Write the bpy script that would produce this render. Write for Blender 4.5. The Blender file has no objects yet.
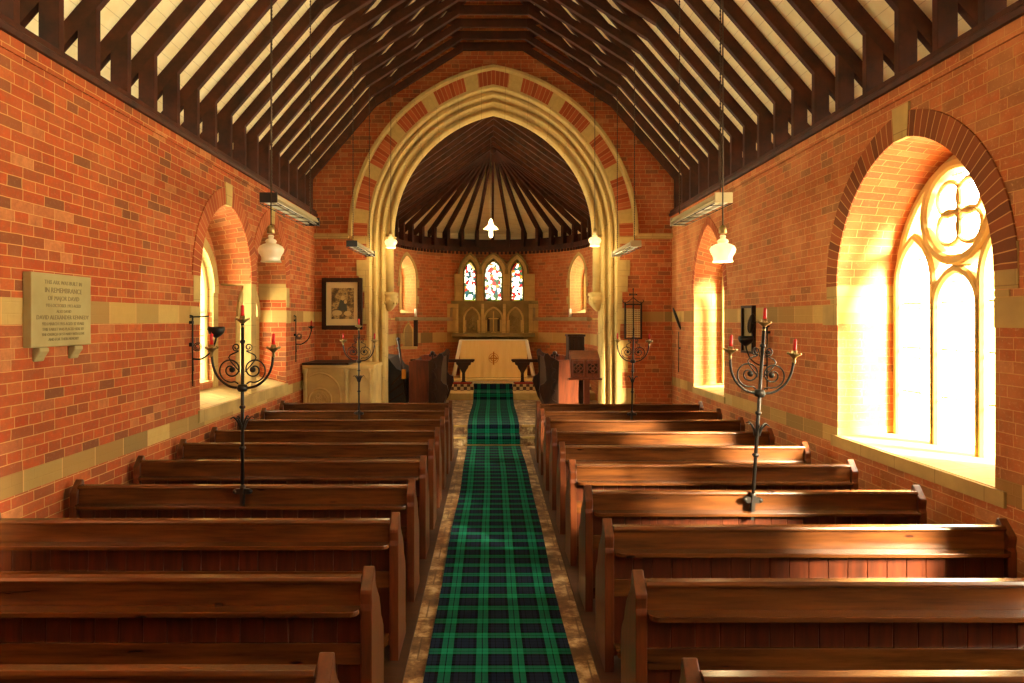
import bpy, bmesh, math, random
from mathutils import Vector, Matrix
random.seed(7)
PI = math.pi
sc = bpy.context.scene
COL = sc.collection

# ------------------------------------------------------------------ layout (metres, eye at x=0 y=0)
XL, XR, XC = -3.17, 3.29, 0.06       # nave wall faces and centre line
WT = 0.74                            # nave wall thickness
YW, YE = -1.6, 12.3                  # west wall, chancel arch wall
ZP = 3.97                            # top of nave brickwork
CC, CR, CY = 0.07, 2.3, 15.7         # chancel centre, half width, apse centre
F1, F2, F3 = 0.30, 0.45, 0.60        # chancel, sanctuary floor heights

# ------------------------------------------------------------------ materials
def srgb(r, g, b):
    f = lambda c: ((c/255)/12.92 if c/255 <= 0.04045 else ((c/255+0.055)/1.055)**2.4)
    return (f(r), f(g), f(b), 1)

class NT:
    def __init__(s, name):
        s.m = bpy.data.materials.new(name); s.m.use_nodes = True
        s.t = s.m.node_tree; s.n = s.t.nodes; s.n.clear()
        s.out = s.n.new('ShaderNodeOutputMaterial')
    def node(s, typ, ins=None, **kw):
        nd = s.n.new(typ)
        for k, v in kw.items(): setattr(nd, k, v)
        for k, v in (ins or {}).items():
            if isinstance(v, bpy.types.NodeSocket): s.t.links.new(v, nd.inputs[k])
            else: nd.inputs[k].default_value = v
        return nd
    def math(s, op, a, b=0.0, c=0.0):
        return s.node('ShaderNodeMath', {0: a, 1: b, 2: c}, operation=op).outputs[0]
    def mix(s, f, a, b, bt='MIX'):
        nd = s.n.new('ShaderNodeMix'); nd.data_type = 'RGBA'; nd.blend_type = bt
        for k, v in ((0, f), (6, a), (7, b)):
            if isinstance(v, bpy.types.NodeSocket): s.t.links.new(v, nd.inputs[k])
            else: nd.inputs[k].default_value = v
        return nd.outputs[2]
    def ramp(s, f, stops, interp='LINEAR'):
        nd = s.node('ShaderNodeValToRGB', {0: f}); e = nd.color_ramp.elements
        nd.color_ramp.interpolation = interp
        while len(e) > 1: e.remove(e[-1])
        e[0].position = stops[0][0]; e[0].color = stops[0][1]
        for p, c in stops[1:]:
            x = e.new(p); x.color = c
        return nd.outputs[0]
    def uv(s):
        return s.node('ShaderNodeUVMap').outputs[0]
    def obj(s, scale=(1, 1, 1)):
        tc = s.node('ShaderNodeTexCoord').outputs['Object']
        return s.node('ShaderNodeMapping', {0: tc, 3: scale}).outputs[0]
    def noise(s, vec, scale, detail=3.0, rough=0.6):
        return s.node('ShaderNodeTexNoise', {'Vector': vec, 'Scale': scale, 'Detail': detail, 'Roughness': rough}).outputs[0]
    def bump(s, h, st=0.3, d=0.01):
        return s.node('ShaderNodeBump', {'Height': h, 'Strength': st, 'Distance': d}).outputs[0]
    def bsdf(s, color, rough=0.8, normal=None, metallic=0.0, spec=0.5, **kw):
        b = s.n.new('ShaderNodeBsdfPrincipled')
        for k, v in (('Base Color', color), ('Roughness', rough), ('Metallic', metallic), ('Specular IOR Level', spec)):
            if isinstance(v, bpy.types.NodeSocket): s.t.links.new(v, b.inputs[k])
            else: b.inputs[k].default_value = v
        if normal is not None: s.t.links.new(normal, b.inputs['Normal'])
        for k, v in kw.items(): b.inputs[k.replace('_', ' ')].default_value = v
        s.t.links.new(b.outputs[0], s.out.inputs[0]); return s.m

STONE1, STONE2, STONE3 = srgb(214, 184, 112), srgb(176, 152, 96), srgb(196, 160, 88)
MORTAR = srgb(206, 158, 96)

def brick_mat(name, bands=(), bw=0.225, rh=0.0765, pale=0.35, dust=0.35, lift=0.0):
    t = NT(name); uv = t.uv()
    wob = t.noise(uv, 6.0, 2.0)
    uvw = t.node('ShaderNodeVectorMath', {0: uv, 1: t.node('ShaderNodeCombineXYZ', {0: t.math('MULTIPLY', t.math('SUBTRACT', wob, 0.5), 0.02), 1: t.math('MULTIPLY', t.math('SUBTRACT', wob, 0.5), 0.008)}).outputs[0]}, operation='ADD').outputs[0]
    br = t.node('ShaderNodeTexBrick', {'Vector': uvw, 'Color1': (0, 0, 0, 1), 'Color2': (1, 1, 1, 1), 'Mortar': (0.5, 0.5, 0.5, 1), 'Scale': 1.0,
                                       'Mortar Size': 0.0042, 'Mortar Smooth': 0.5, 'Bias': 0.0, 'Brick Width': bw, 'Row Height': rh})
    br.offset = 0.5; br.squash = 0.62; br.squash_frequency = 3
    base = t.ramp(br.outputs[0], [(0.0, srgb(118, 70, 44)), (0.1, srgb(144, 74, 38)), (0.25, srgb(170, 74, 32)), (0.45, srgb(186, 84, 36)), (0.62, srgb(168, 66, 28)), (0.75, srgb(192, 96, 44)), (0.88, srgb(158, 72, 38)), (1.0, srgb(198, 126, 76))])
    n1 = t.noise(uv, 14.0, 5.0, 0.7); n2 = t.noise(uv, 1.3, 3.0)
    base = t.mix(t.math('MULTIPLY', t.ramp(n1, [(0.35, (0, 0, 0, 1)), (0.75, (1, 1, 1, 1))]), 0.75), base, srgb(128, 78, 48))
    n3 = t.noise(uv, 34.0, 4.0, 0.8)
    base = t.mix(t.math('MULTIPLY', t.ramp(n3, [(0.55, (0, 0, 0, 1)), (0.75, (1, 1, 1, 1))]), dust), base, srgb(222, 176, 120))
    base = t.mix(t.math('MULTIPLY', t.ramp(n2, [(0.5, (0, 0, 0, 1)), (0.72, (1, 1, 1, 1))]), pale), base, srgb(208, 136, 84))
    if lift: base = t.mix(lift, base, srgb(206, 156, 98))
    col = t.mix(t.math('MULTIPLY', br.outputs[1], 0.8), base, MORTAR)
    h = t.math('SUBTRACT', t.math('MULTIPLY', n1, 0.25), br.outputs[1])
    if bands:
        sb = t.node('ShaderNodeTexBrick', {'Vector': uv, 'Color1': (0, 0, 0, 1), 'Color2': (1, 1, 1, 1), 'Mortar': (0.5, 0.5, 0.5, 1), 'Scale': 1.0,
                                           'Mortar Size': 0.005, 'Mortar Smooth': 0.2, 'Brick Width': 0.42, 'Row Height': 0.9})
        stc = t.ramp(sb.outputs[0], [(0, srgb(128, 104, 62)), (0.35, STONE3), (0.55, srgb(206, 176, 108)), (0.8, srgb(150, 112, 60)), (1, srgb(184, 146, 80))])
        stc = t.mix(t.math('MULTIPLY', n1, 0.5), stc, srgb(150, 120, 70))
        stc = t.mix(sb.outputs[1], stc, MORTAR)
        v = t.node('ShaderNodeSeparateXYZ', {0: uv}).outputs[1]
        for a, b in bands:
            f = t.math('MULTIPLY', t.math('GREATER_THAN', v, a), t.math('LESS_THAN', v, b))
            col = t.mix(f, col, stc)
    return t.bsdf(col, 0.85, t.bump(h, 0.5, 0.006), spec=0.25)

def stone_mat(name, c1=STONE1, c2=STONE2, bw=0.45, rh=0.30, joints=True, uvmode=True):
    t = NT(name); v = t.uv() if uvmode else t.obj()
    n1 = t.noise(v, 9.0, 6.0, 0.65); n2 = t.noise(v, 2.2, 3.0)
    col = t.mix(t.ramp(n2, [(0.35, (0, 0, 0, 1)), (0.7, (1, 1, 1, 1))]), c1, c2)
    col = t.mix(t.math('MULTIPLY', n1, 0.4), col, srgb(150, 122, 72))
    h = t.math('MULTIPLY', n1, 0.3)
    if joints:
        sb = t.node('ShaderNodeTexBrick', {'Vector': v, 'Color1': (0, 0, 0, 1), 'Color2': (1, 1, 1, 1), 'Mortar': (0.5, 0.5, 0.5, 1), 'Scale': 1.0,
                                           'Mortar Size': 0.004, 'Mortar Smooth': 0.2, 'Brick Width': bw, 'Row Height': rh})
        col = t.mix(t.math('MULTIPLY', sb.outputs[0], 0.25), col, srgb(160, 128, 70))
        col = t.mix(t.math('MULTIPLY', sb.outputs[1], 0.6), col, srgb(120, 92, 54))
        h = t.math('SUBTRACT', h, sb.outputs[1])
    return t.bsdf(col, 0.85, t.bump(h, 0.35, 0.006), spec=0.25)

def ring_mat(name, alternate=False, dark=True):
    """radial bricks of an arch: u = length along the arch, v = depth of the ring"""
    t = NT(name); uv = t.uv()
    br = t.node('ShaderNodeTexBrick', {'Vector': uv, 'Color1': (0, 0, 0, 1), 'Color2': (1, 1, 1, 1), 'Mortar': (0.5, 0.5, 0.5, 1), 'Scale': 1.0,
                                       'Mortar Size': 0.0045, 'Mortar Smooth': 0.2, 'Brick Width': 0.082, 'Row Height': 3.0})
    if dark: st = [(0, srgb(96, 56, 34)), (0.5, srgb(142, 78, 42)), (0.8, srgb(118, 66, 38)), (1, srgb(168, 92, 48))]
    else: st = [(0, srgb(150, 70, 38)), (0.5, srgb(178, 84, 44)), (1, srgb(190, 104, 60))]
    n1 = t.noise(uv, 14.0, 4.0)
    col = t.mix(t.math('MULTIPLY', n1, 0.3), t.ramp(br.outputs[0], st), srgb(150, 84, 48))
    col = t.mix(t.math('MULTIPLY', br.outputs[1], 0.8), col, MORTAR)
    if alternate:
        u = t.node('ShaderNodeSeparateXYZ', {0: uv}).outputs[0]
        f = t.math('GREATER_THAN', t.math('FRACT', t.math('DIVIDE', t.math('ADD', u, 0.31), 0.87)), 0.70)
        sc_ = t.mix(n1, srgb(216, 186, 112), srgb(178, 150, 88))
        col = t.mix(f, col, sc_)
    return t.bsdf(col, 0.85, t.bump(t.math('SUBTRACT', t.math('MULTIPLY', n1, 0.3), br.outputs[1]), 0.4, 0.005), spec=0.25)

def wood_mat(name, c1, c2, rough=0.35, grain=(1.2, 18, 18), knots=False, spec=0.5, coat=0.0):
    t = NT(name); v = t.obj(grain)
    oi = t.node('ShaderNodeObjectInfo').outputs['Random']
    v = t.node('ShaderNodeVectorMath', {0: v, 1: t.node('ShaderNodeCombineXYZ', {0: t.math('MULTIPLY', oi, 37.0), 1: t.math('MULTIPLY', oi, 11.0), 2: oi}).outputs[0]}, operation='ADD').outputs[0]
    n = t.noise(v, 1.6, 6.0, 0.62)
    col = t.mix(t.ramp(n, [(0.3, (0, 0, 0, 1)), (0.7, (1, 1, 1, 1))]), c1, c2)
    if knots:
        v2 = t.node('ShaderNodeVectorMath', {0: t.obj((2.3, 1, 9)), 1: t.node('ShaderNodeCombineXYZ', {0: t.math('MULTIPLY', oi, 20.0), 1: 0.0, 2: t.math('MULTIPLY', oi, 5.0)}).outputs[0]}, operation='ADD').outputs[0]
        k = t.node('ShaderNodeTexVoronoi', {'Vector': v2, 'Scale': 1.0}).outputs['Distance']
        col = t.mix(t.ramp(k, [(0.05, (1, 1, 1, 1)), (0.10, (0, 0, 0, 1))]), col, srgb(46, 18, 8))
    return t.bsdf(col, rough, t.bump(n, 0.12, 0.002), spec=spec, Coat_Weight=coat, Coat_Roughness=0.2)

def plain(name, c, rough=0.6, metallic=0.0, nz=0.25, scale=20.0, c2=None, **kw):
    t = NT(name); n = t.noise(t.obj(), scale, 4.0)
    c2 = c2 or tuple(x*0.6 for x in c[:3])+(1,)
    return t.bsdf(t.mix(t.math('MULTIPLY', n, nz*2), c, c2), rough, None, metallic, **kw)

M = {}
M['brick'] = brick_mat('brick_nave', [(2.07, 2.25), (0.93, 1.08)], pale=0.2, dust=0.2)
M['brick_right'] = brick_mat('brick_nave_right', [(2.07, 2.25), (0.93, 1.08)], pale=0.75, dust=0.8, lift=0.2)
M['brick_arch'] = brick_mat('brick_arch_wall', [(2.07, 2.25), (3.56, 3.62)], pale=0.3, lift=0.06)
M['brick_apse'] = brick_mat('brick_apse', [(1.52, 1.78), (2.10, 2.14)], pale=0.45, lift=0.16)
M['brick_lit'] = brick_mat('brick_lit_reveal', pale=0.9, dust=0.8, lift=0.5)  # apse reveal brick lightened in colour to stand in for sunlight
M['brick_plain'] = brick_mat('brick_reveal', pale=0.6, lift=0.15)
M['stone'] = stone_mat('stone_dressed')
M['stone_quoin'] = stone_mat('stone_quoin', srgb(206, 176, 108), srgb(160, 138, 88), 0.5, 0.29)
M['stone_grey'] = stone_mat('stone_grey', srgb(176, 160, 118), srgb(138, 126, 90))
M['stone_smooth'] = stone_mat('stone_smooth', joints=False, uvmode=False)
M['stone_green'] = stone_mat('stone_carved', srgb(142, 126, 78), srgb(104, 92, 54), joints=False, uvmode=False)
M['plaque'] = stone_mat('plaque_stone', srgb(176, 164, 114), srgb(156, 144, 98), joints=False, uvmode=False)
M['ring'] = ring_mat('arch_ring_dark'); M['ring_red'] = ring_mat('arch_ring_red', dark=False)
M['ring_alt'] = ring_mat('arch_ring_banded', True, False)
M['beam'] = wood_mat('roof_timber', srgb(82, 38, 17), srgb(38, 18, 9), 0.6, (3, 3, 3), spec=0.3)
M['pew'] = wood_mat('pew_pine', srgb(104, 60, 25), srgb(54, 28, 12), 0.26, (1.2, 16, 16), True, coat=0.25)
M['pew_end'] = wood_mat('pew_end_pine', srgb(108, 54, 23), srgb(66, 31, 13), 0.34, (14, 14, 1.4), coat=0.25)
M['pew_panel'] = wood_mat('pew_matchboard', srgb(88, 38, 16), srgb(46, 20, 9), 0.32, (16, 16, 1.4), coat=0.2)
M['oak'] = wood_mat('dark_oak', srgb(58, 33, 17), srgb(28, 15, 8), 0.5, (8, 8, 2), spec=.25)
M['redwood'] = wood_mat('stall_wood', srgb(116, 56, 26), srgb(76, 34, 16), 0.35, (10, 10, 1.5))
M['iron'] = plain('wrought_iron', srgb(40, 36, 32), 0.45, 0.6)
M['brass'] = plain('dull_brass', srgb(160, 138, 86), 0.35, 0.8)
M['gold'] = plain('gilt', srgb(206, 170, 92), 0.4, 0.6)
M['candle'] = plain('red_wax', srgb(190, 24, 16), 0.45, 0, 0.05)
M['black'] = plain('black_paint', srgb(18, 16, 15), 0.5)
M['metal_white'] = plain('cream_enamel', srgb(186, 172, 132), 0.45, 0, 0.1)
M['tube'] = plain('frosted_tube', srgb(225, 222, 205), 0.25, 0, 0.05)
M['red_cloth'] = plain('red_velvet', srgb(150, 30, 22), 0.9)
M['wire'] = plain('chain_steel', srgb(74, 60, 44), 0.4, 0.7)

def board_mat():
    t = NT('painted_roof_boards'); uv = t.uv()
    n = t.noise(uv, 2.5, 5.0, 0.6); n2 = t.noise(uv, 22.0, 3.0)
    col = t.mix(t.ramp(n, [(0.4, (0, 0, 0, 1)), (0.75, (1, 1, 1, 1))]), srgb(255, 244, 200), srgb(244, 224, 168))
    u = t.node('ShaderNodeSeparateXYZ', {0: uv}).outputs[1]
    j = t.math('LESS_THAN', t.math('FRACT', t.math('DIVIDE', u, 0.14)), 0.035)
    return t.bsdf(t.mix(t.math('MULTIPLY', j, 0.45), col, srgb(150, 120, 70)), 0.8, t.bump(n2, 0.1), spec=0.2)
M['boards'] = board_mat()

def floor_mat():
    t = NT('worn_stone_floor'); uv = t.uv()
    n = t.noise(uv, 5.0, 6.0, 0.7); n2 = t.noise(uv, 1.7, 4.0)
    br = t.node('ShaderNodeTexBrick', {'Vector': uv, 'Color1': (0, 0, 0, 1), 'Color2': (1, 1, 1, 1), 'Mortar': (0.5, 0.5, 0.5, 1), 'Scale': 1.0,
                                       'Mortar Size': 0.006, 'Brick Width': 0.3, 'Row Height': 0.3})
    col = t.ramp(n, [(0.40, srgb(84, 58, 36)), (0.50, srgb(132, 102, 66)), (0.58, srgb(196, 172, 128)), (0.70, srgb(236, 222, 188))])
    col = t.mix(t.math('MULTIPLY', br.outputs[0], 0.25), col, srgb(120, 80, 48))
    col = t.mix(t.math('MULTIPLY', br.outputs[1], 0.7), col, srgb(70, 46, 28))
    r = t.ramp(n2, [(0.3, (0.35, 0.35, 0.35, 1)), (0.7, (0.6, 0.6, 0.6, 1))])
    return t.bsdf(col, r, t.bump(t.math('SUBTRACT', n, br.outputs[1]), 0.2, 0.004))
M['floor'] = floor_mat()
M['pew_floor'] = wood_mat('floor_boards', srgb(74, 44, 24), srgb(44, 26, 14), 0.5, (1.5, 10, 10))

def tile_mat():
    t = NT('encaustic_tiles'); uv = t.uv()
    ck = t.node('ShaderNodeTexChecker', {'Vector': uv, 'Color1': srgb(196, 172, 120), 'Color2': srgb(70, 44, 32), 'Scale': 13.0}).outputs[0]
    return t.bsdf(ck, 0.4)
M['tile'] = tile_mat()

def tartan_mat():
    t = NT('tartan_carpet'); uv = t.uv(); s = t.node('ShaderNodeSeparateXYZ', {0: uv})
    G, N, K = srgb(20, 118, 88), srgb(26, 34, 54), srgb(6, 8, 12); G2 = srgb(26, 150, 104)
    st = [(0.0, N), (0.10, K), (0.125, N), (0.24, K), (0.335, G), (0.485, K), (0.515, G), (0.665, K), (0.76, N), (0.875, K), (0.90, N)]
    a = t.ramp(t.math('FRACT', t.math('ADD', t.math('DIVIDE', s.outputs[0], 0.222), 10.0)), st, 'CONSTANT')
    b = t.ramp(t.math('FRACT', t.math('DIVIDE', s.outputs[1], 0.215)), st, 'CONSTANT')
    add = t.mix(1.0, t.mix(0.5, (0, 0, 0, 1), a), t.mix(0.5, (0, 0, 0, 1), b), 'ADD')
    n = t.noise(uv, 180.0, 2.0)
    col = t.mix(t.math('MULTIPLY', n, 0.5), t.mix(1.0, add, (1.35, 1.35, 1.35, 1), 'MULTIPLY'), t.mix(1.0, add, (0.5, 0.5, 0.5, 1), 'MULTIPLY'))
    return t.bsdf(col, 0.95, t.bump(n, 0.3, 0.002), spec=0.06)
M['tartan'] = tartan_mat()

def cloth_mat(name, c1, c2, scale=4.0):
    t = NT(name); v = t.obj((9, 1, 1)); n = t.noise(v, scale, 4.0)
    return t.bsdf(t.mix(n, c1, c2), 0.75, t.bump(n, 0.3, 0.01), spec=0.2)
M['linen'] = cloth_mat('white_linen', srgb(248, 244, 226), srgb(232, 226, 196))
M['frontal'] = cloth_mat('gold_frontal', srgb(252, 234, 172), srgb(240, 208, 128))
M['emblem'] = cloth_mat('gold_embroidery', srgb(204, 140, 48), srgb(180, 112, 36))

def glass_mat(kind):
    t = NT('leaded_glass_' + kind); uv = t.uv()
    if kind == 'clear':
        br = t.node('ShaderNodeTexBrick', {'Vector': uv, 'Color1': (0.93, 0.95, 0.92, 1), 'Color2': (1, 1, 1, 1), 'Mortar': (0.03, 0.03, 0.03, 1), 'Scale': 1.0,
                                           'Mortar Size': 0.004, 'Brick Width': 0.16, 'Row Height': 0.22}); br.offset = 0.0
        col = br.outputs[0]
    else:
        v = t.node('ShaderNodeTexVoronoi', {'Vector': uv, 'Scale': 14.0}, feature='F1')
        e = t.node('ShaderNodeTexVoronoi', {'Vector': uv, 'Scale': 14.0}, feature='DISTANCE_TO_EDGE').outputs['Distance']
        r = t.node('ShaderNodeSeparateColor', {0: v.outputs['Color']}).outputs[0]
        col = t.ramp(r, [(0.0, (0.2, 0.2, 0.19, 1)), (0.3, (0.002, 0.010, 0.014, 1)), (0.42, (0.055, 0.002, 0.002, 1)), (0.55, (0.18, 0.18, 0.16, 1)),
                         (0.70, (0.08, 0.03, 0.002, 1)), (0.76, (0.004, 0.012, 0.005, 1)), (0.85, (0.2, 0.2, 0.2, 1))], 'CONSTANT')
        col = t.mix(t.math('LESS_THAN', e, 0.035), col, (0.004, 0.004, 0.004, 1))
    tr = t.node('ShaderNodeBsdfTransparent', {0: col}).outputs[0]
    gl = t.node('ShaderNodeBsdfGlossy', {0: (0.6, 0.6, 0.6, 1), 'Roughness': 0.15}).outputs[0]
    mx = t.node('ShaderNodeMixShader', {0: 0.04, 1: tr, 2: gl}).outputs[0]
    t.t.links.new(mx, t.out.inputs[0]); return t.m
M['glass'] = glass_mat('clear'); M['stained'] = glass_mat('stained')
def rim_glass():
    t = NT('yellow_border_glass')
    tr = t.node('ShaderNodeBsdfTransparent', {0: (0.10, 0.12, 0.016, 1)}).outputs[0]
    t.t.links.new(tr, t.out.inputs[0]); return t.m
M['rim'] = rim_glass()
def shade_mat():
    t = NT('opal_glass_shade')
    d = t.node('ShaderNodeBsdfDiffuse', {0: srgb(240, 236, 214)}).outputs[0]
    tl = t.node('ShaderNodeBsdfTranslucent', {0: srgb(255, 246, 214)}).outputs[0]
    m1 = t.node('ShaderNodeMixShader', {0: 0.55, 1: d, 2: tl}).outputs[0]
    g = t.node('ShaderNodeBsdfGlossy', {0: (1, 1, 1, 1), 'Roughness': 0.15}).outputs[0]
    t.t.links.new(t.node('ShaderNodeMixShader', {0: 0.06, 1: m1, 2: g}).outputs[0], t.out.inputs[0]); return t.m
M['shade'] = shade_mat()
def bulb_mat():
    t = NT('lit_bulb'); e = t.node('ShaderNodeEmission', {0: (1, 0.75, 0.38, 1), 1: 14.0}).outputs[0]
    t.t.links.new(e, t.out.inputs[0]); return t.m
M['bulb'] = bulb_mat()
def picture_mat():
    t = NT('sepia_print'); v = t.obj((1, 1, 1)); n = t.noise(v, 9.0, 5.0, 0.7)
    col = t.ramp(n, [(0.36, srgb(52, 40, 24)), (0.48, srgb(112, 90, 52)), (0.56, srgb(186, 160, 100)), (0.64, srgb(84, 78, 56)), (0.75, srgb(150, 126, 76))])
    return t.bsdf(col, 0.3)
M['print'] = picture_mat(); M['mat_card'] = plain('mount_card', srgb(222, 202, 146), 0.8, 0, 0.08)

# ------------------------------------------------------------------ mesh builder
class MB:
    def __init__(s): s.v = []; s.f = []; s.uv = []; s.mi = []; s.sm = []
    def face(s, pts, uvs=None, mi=0, sm=False):
        i = len(s.v); s.v += [tuple(p) for p in pts]; s.f.append(list(range(i, i+len(pts)))); s.uv.append(uvs); s.mi.append(mi); s.sm.append(sm)
    def faces(s, verts, faces, mi=0, sm=False):
        i = len(s.v); s.v += [tuple(p) for p in verts]
        for f in faces: s.f.append([i+k for k in f]); s.uv.append(None); s.mi.append(mi); s.sm.append(sm)
    def box(s, x0, x1, y0, y1, z0, z1, mi=0):
        x0, x1 = min(x0, x1), max(x0, x1); y0, y1 = min(y0, y1), max(y0, y1); z0, z1 = min(z0, z1), max(z0, z1)
        v = [(x, y, z) for x in (x0, x1) for y in (y0, y1) for z in (z0, z1)]
        s.faces(v, [(0, 1, 3, 2), (4, 6, 7, 5), (0, 4, 5, 1), (2, 3, 7, 6), (0, 2, 6, 4), (1, 5, 7, 3)], mi); return s
    def prism(s, poly, axis, a, b, mi=0):
        """poly: 2-D points; axis x: (y,z), axis y: (x,z), axis z: (x,y)"""
        P = {'x': lambda p, t: (t, p[0], p[1]), 'y': lambda p, t: (p[0], t, p[1]), 'z': lambda p, t: (p[0], p[1], t)}[axis]
        n = len(poly); v = [P(p, a) for p in poly]+[P(p, b) for p in poly]
        s.faces(v, [tuple(range(n))[::-1], tuple(range(n, 2*n))]+[(i, (i+1) % n, n+(i+1) % n, n+i) for i in range(n)], mi); return s
    def bar(s, p, q, w, h, up=(0, 0, 1), mi=0):
        p, q = Vector(p), Vector(q); d = (q-p).normalized(); u = Vector(up); sd = d.cross(u).normalized(); u = sd.cross(d).normalized()
        v = [c+sd*a*w/2+u*b*h/2 for c in (p, q) for a, b in ((-1, -1), (1, -1), (1, 1), (-1, 1))]
        s.faces(v, [(0, 1, 2, 3), (7, 6, 5, 4), (0, 4, 5, 1), (1, 5, 6, 2), (2, 6, 7, 3), (3, 7, 4, 0)], mi); return s
    def lathe(s, prof, c=(0, 0, 0), n=20, mi=0, scal=None):
        v = []
        for r, z in prof:
            for k in range(n):
                a = 2*PI*k/n; rr = r*(1+(scal[0]*math.cos(scal[1]*a)*(1 if r > scal[2] else 0) if scal else 0))
                v.append((c[0]+rr*math.cos(a), c[1]+rr*math.sin(a), c[2]+z))
        f = [(i*n+k, i*n+(k+1) % n, (i+1)*n+(k+1) % n, (i+1)*n+k) for i in range(len(prof)-1) for k in range(n)]
        s.faces(v, f, mi, True)
        if prof[0][0] > 1e-4: s.faces(v[:n], [tuple(range(n))[::-1]], mi)
        if prof[-1][0] > 1e-4: s.faces(v[-n:], [tuple(range(n))], mi)
        return s
    def tube(s, pts, r, n=8, mi=0, closed=False, r1=None):
        pts = [Vector(p) for p in pts]; m = len(pts); v = []; nrm = None
        for i, p in enumerate(pts):
            a = pts[i-1] if (i > 0 or closed) else pts[i]; b = pts[(i+1) % m] if (i < m-1 or closed) else pts[i]
            d = (b-a).normalized()
            if nrm is None: nrm = d.orthogonal().normalized()
            nrm = (nrm-d*nrm.dot(d)).normalized(); bi = d.cross(nrm)
            rr = r if r1 is None else r+(r1-r)*i/(m-1)
            v += [p+(nrm*math.cos(2*PI*k/n)+bi*math.sin(2*PI*k/n))*rr for k in range(n)]
        f = []
        for i in range(m if closed else m-1):
            j = (i+1) % m
            f += [(i*n+k, i*n+(k+1) % n, j*n+(k+1) % n, j*n+k) for k in range(n)]
        s.faces(v, f, mi, True)
        if not closed:
            s.faces(v[:n], [tuple(range(n))[::-1]], mi); s.faces(v[-n:], [tuple(range(n))], mi)
        return s
    def ball(s, c, r, n=12, mi=0, sq=1.0):
        k = 8; return s.lathe([(max(1e-5, r*math.sin(PI*i/k)), -r*sq*math.cos(PI*i/k)) for i in range(k+1)], c, n, mi)
    def move(s, fn):
        s.v = [tuple(fn(Vector(p))) for p in s.v]; return s
    def build(s, name, mats, parent=None, bev=0.0, loc=None, merge=True):
        me = bpy.data.meshes.new(name); me.from_pydata(s.v, [], s.f)
        mats = mats if isinstance(mats, (list, tuple)) else [mats]
        for m in mats: me.materials.append(M[m] if isinstance(m, str) else m)
        me.polygons.foreach_set('material_index', s.mi); me.polygons.foreach_set('use_smooth', s.sm)
        uvl = me.uv_layers.new(name='UVMap')
        for p, u in zip(me.polygons, s.uv):
            n = p.normal; ax = max(range(3), key=lambda i: abs(n[i]))
            for k, li in enumerate(p.loop_indices):
                if u is not None: uvl.data[li].uv = u[k]
                else:
                    c = me.vertices[me.loops[li].vertex_index].co
                    uvl.data[li].uv = ((c.y, c.z), (c.x, c.z), (c.x, c.y))[ax]
        if bev or merge:
            bm = bmesh.new(); bm.from_mesh(me); bmesh.ops.remove_doubles(bm, verts=bm.verts, dist=1e-5)
            if all(u is None for u in s.uv): bmesh.ops.recalc_face_normals(bm, faces=bm.faces)
            if bev:
                ed = [e for e in bm.edges if len(e.link_faces) == 2 and e.calc_face_angle(0) > 0.5]
                bmesh.ops.bevel(bm, geom=ed, offset=bev, segments=2, affect='EDGES', profile=0.6, clamp_overlap=True)
            bm.to_mesh(me); bm.free()
        me.validate()
        o = bpy.data.objects.new(name, me); COL.objects.link(o)
        if parent: o.parent = parent
        if loc: o.location = loc
        return o

def tag(o, label=None, cat=None, group=None, kind=None):
    if label: o['label'] = label
    if cat: o['category'] = cat
    if group: o['group'] = group
    if kind: o['kind'] = kind
    return o
def empty(name, loc, label, cat, group=None, rz=0.0):
    o = bpy.data.objects.new(name, None); COL.objects.link(o); o.location = loc; o.rotation_euler.z = rz
    o.empty_display_size = 0.1
    return tag(o, label, cat, group)
def copy_tree(o, parent=None):
    c = o.copy(); COL.objects.link(c); c.parent = parent
    for ch in list(o.children): copy_tree(ch, c)
    return c
def struct(o, label, cat): return tag(o, label, cat, None, 'structure')

# ------------------------------------------------------------------ arches and walls
def arch_h(x, w, rise):
    R = (w*w+rise*rise)/(2*w); return math.sqrt(max(0.0, R*R-(abs(x)+R-w)**2))
def arch_pts(w, rise, n=14):
    """from (-w,0) over the apex to (w,0) as (x, h)"""
    R = (w*w+rise*rise)/(2*w); a1 = math.acos(max(-1, min(1, (R-w)/R))); L = []
    for k in range(n+1):
        a = a1*k/n; L.append((-(R*math.cos(a)-(R-w)), R*math.sin(a)))
    return L+[(-x, z) for x, z in L[-2::-1]]

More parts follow.
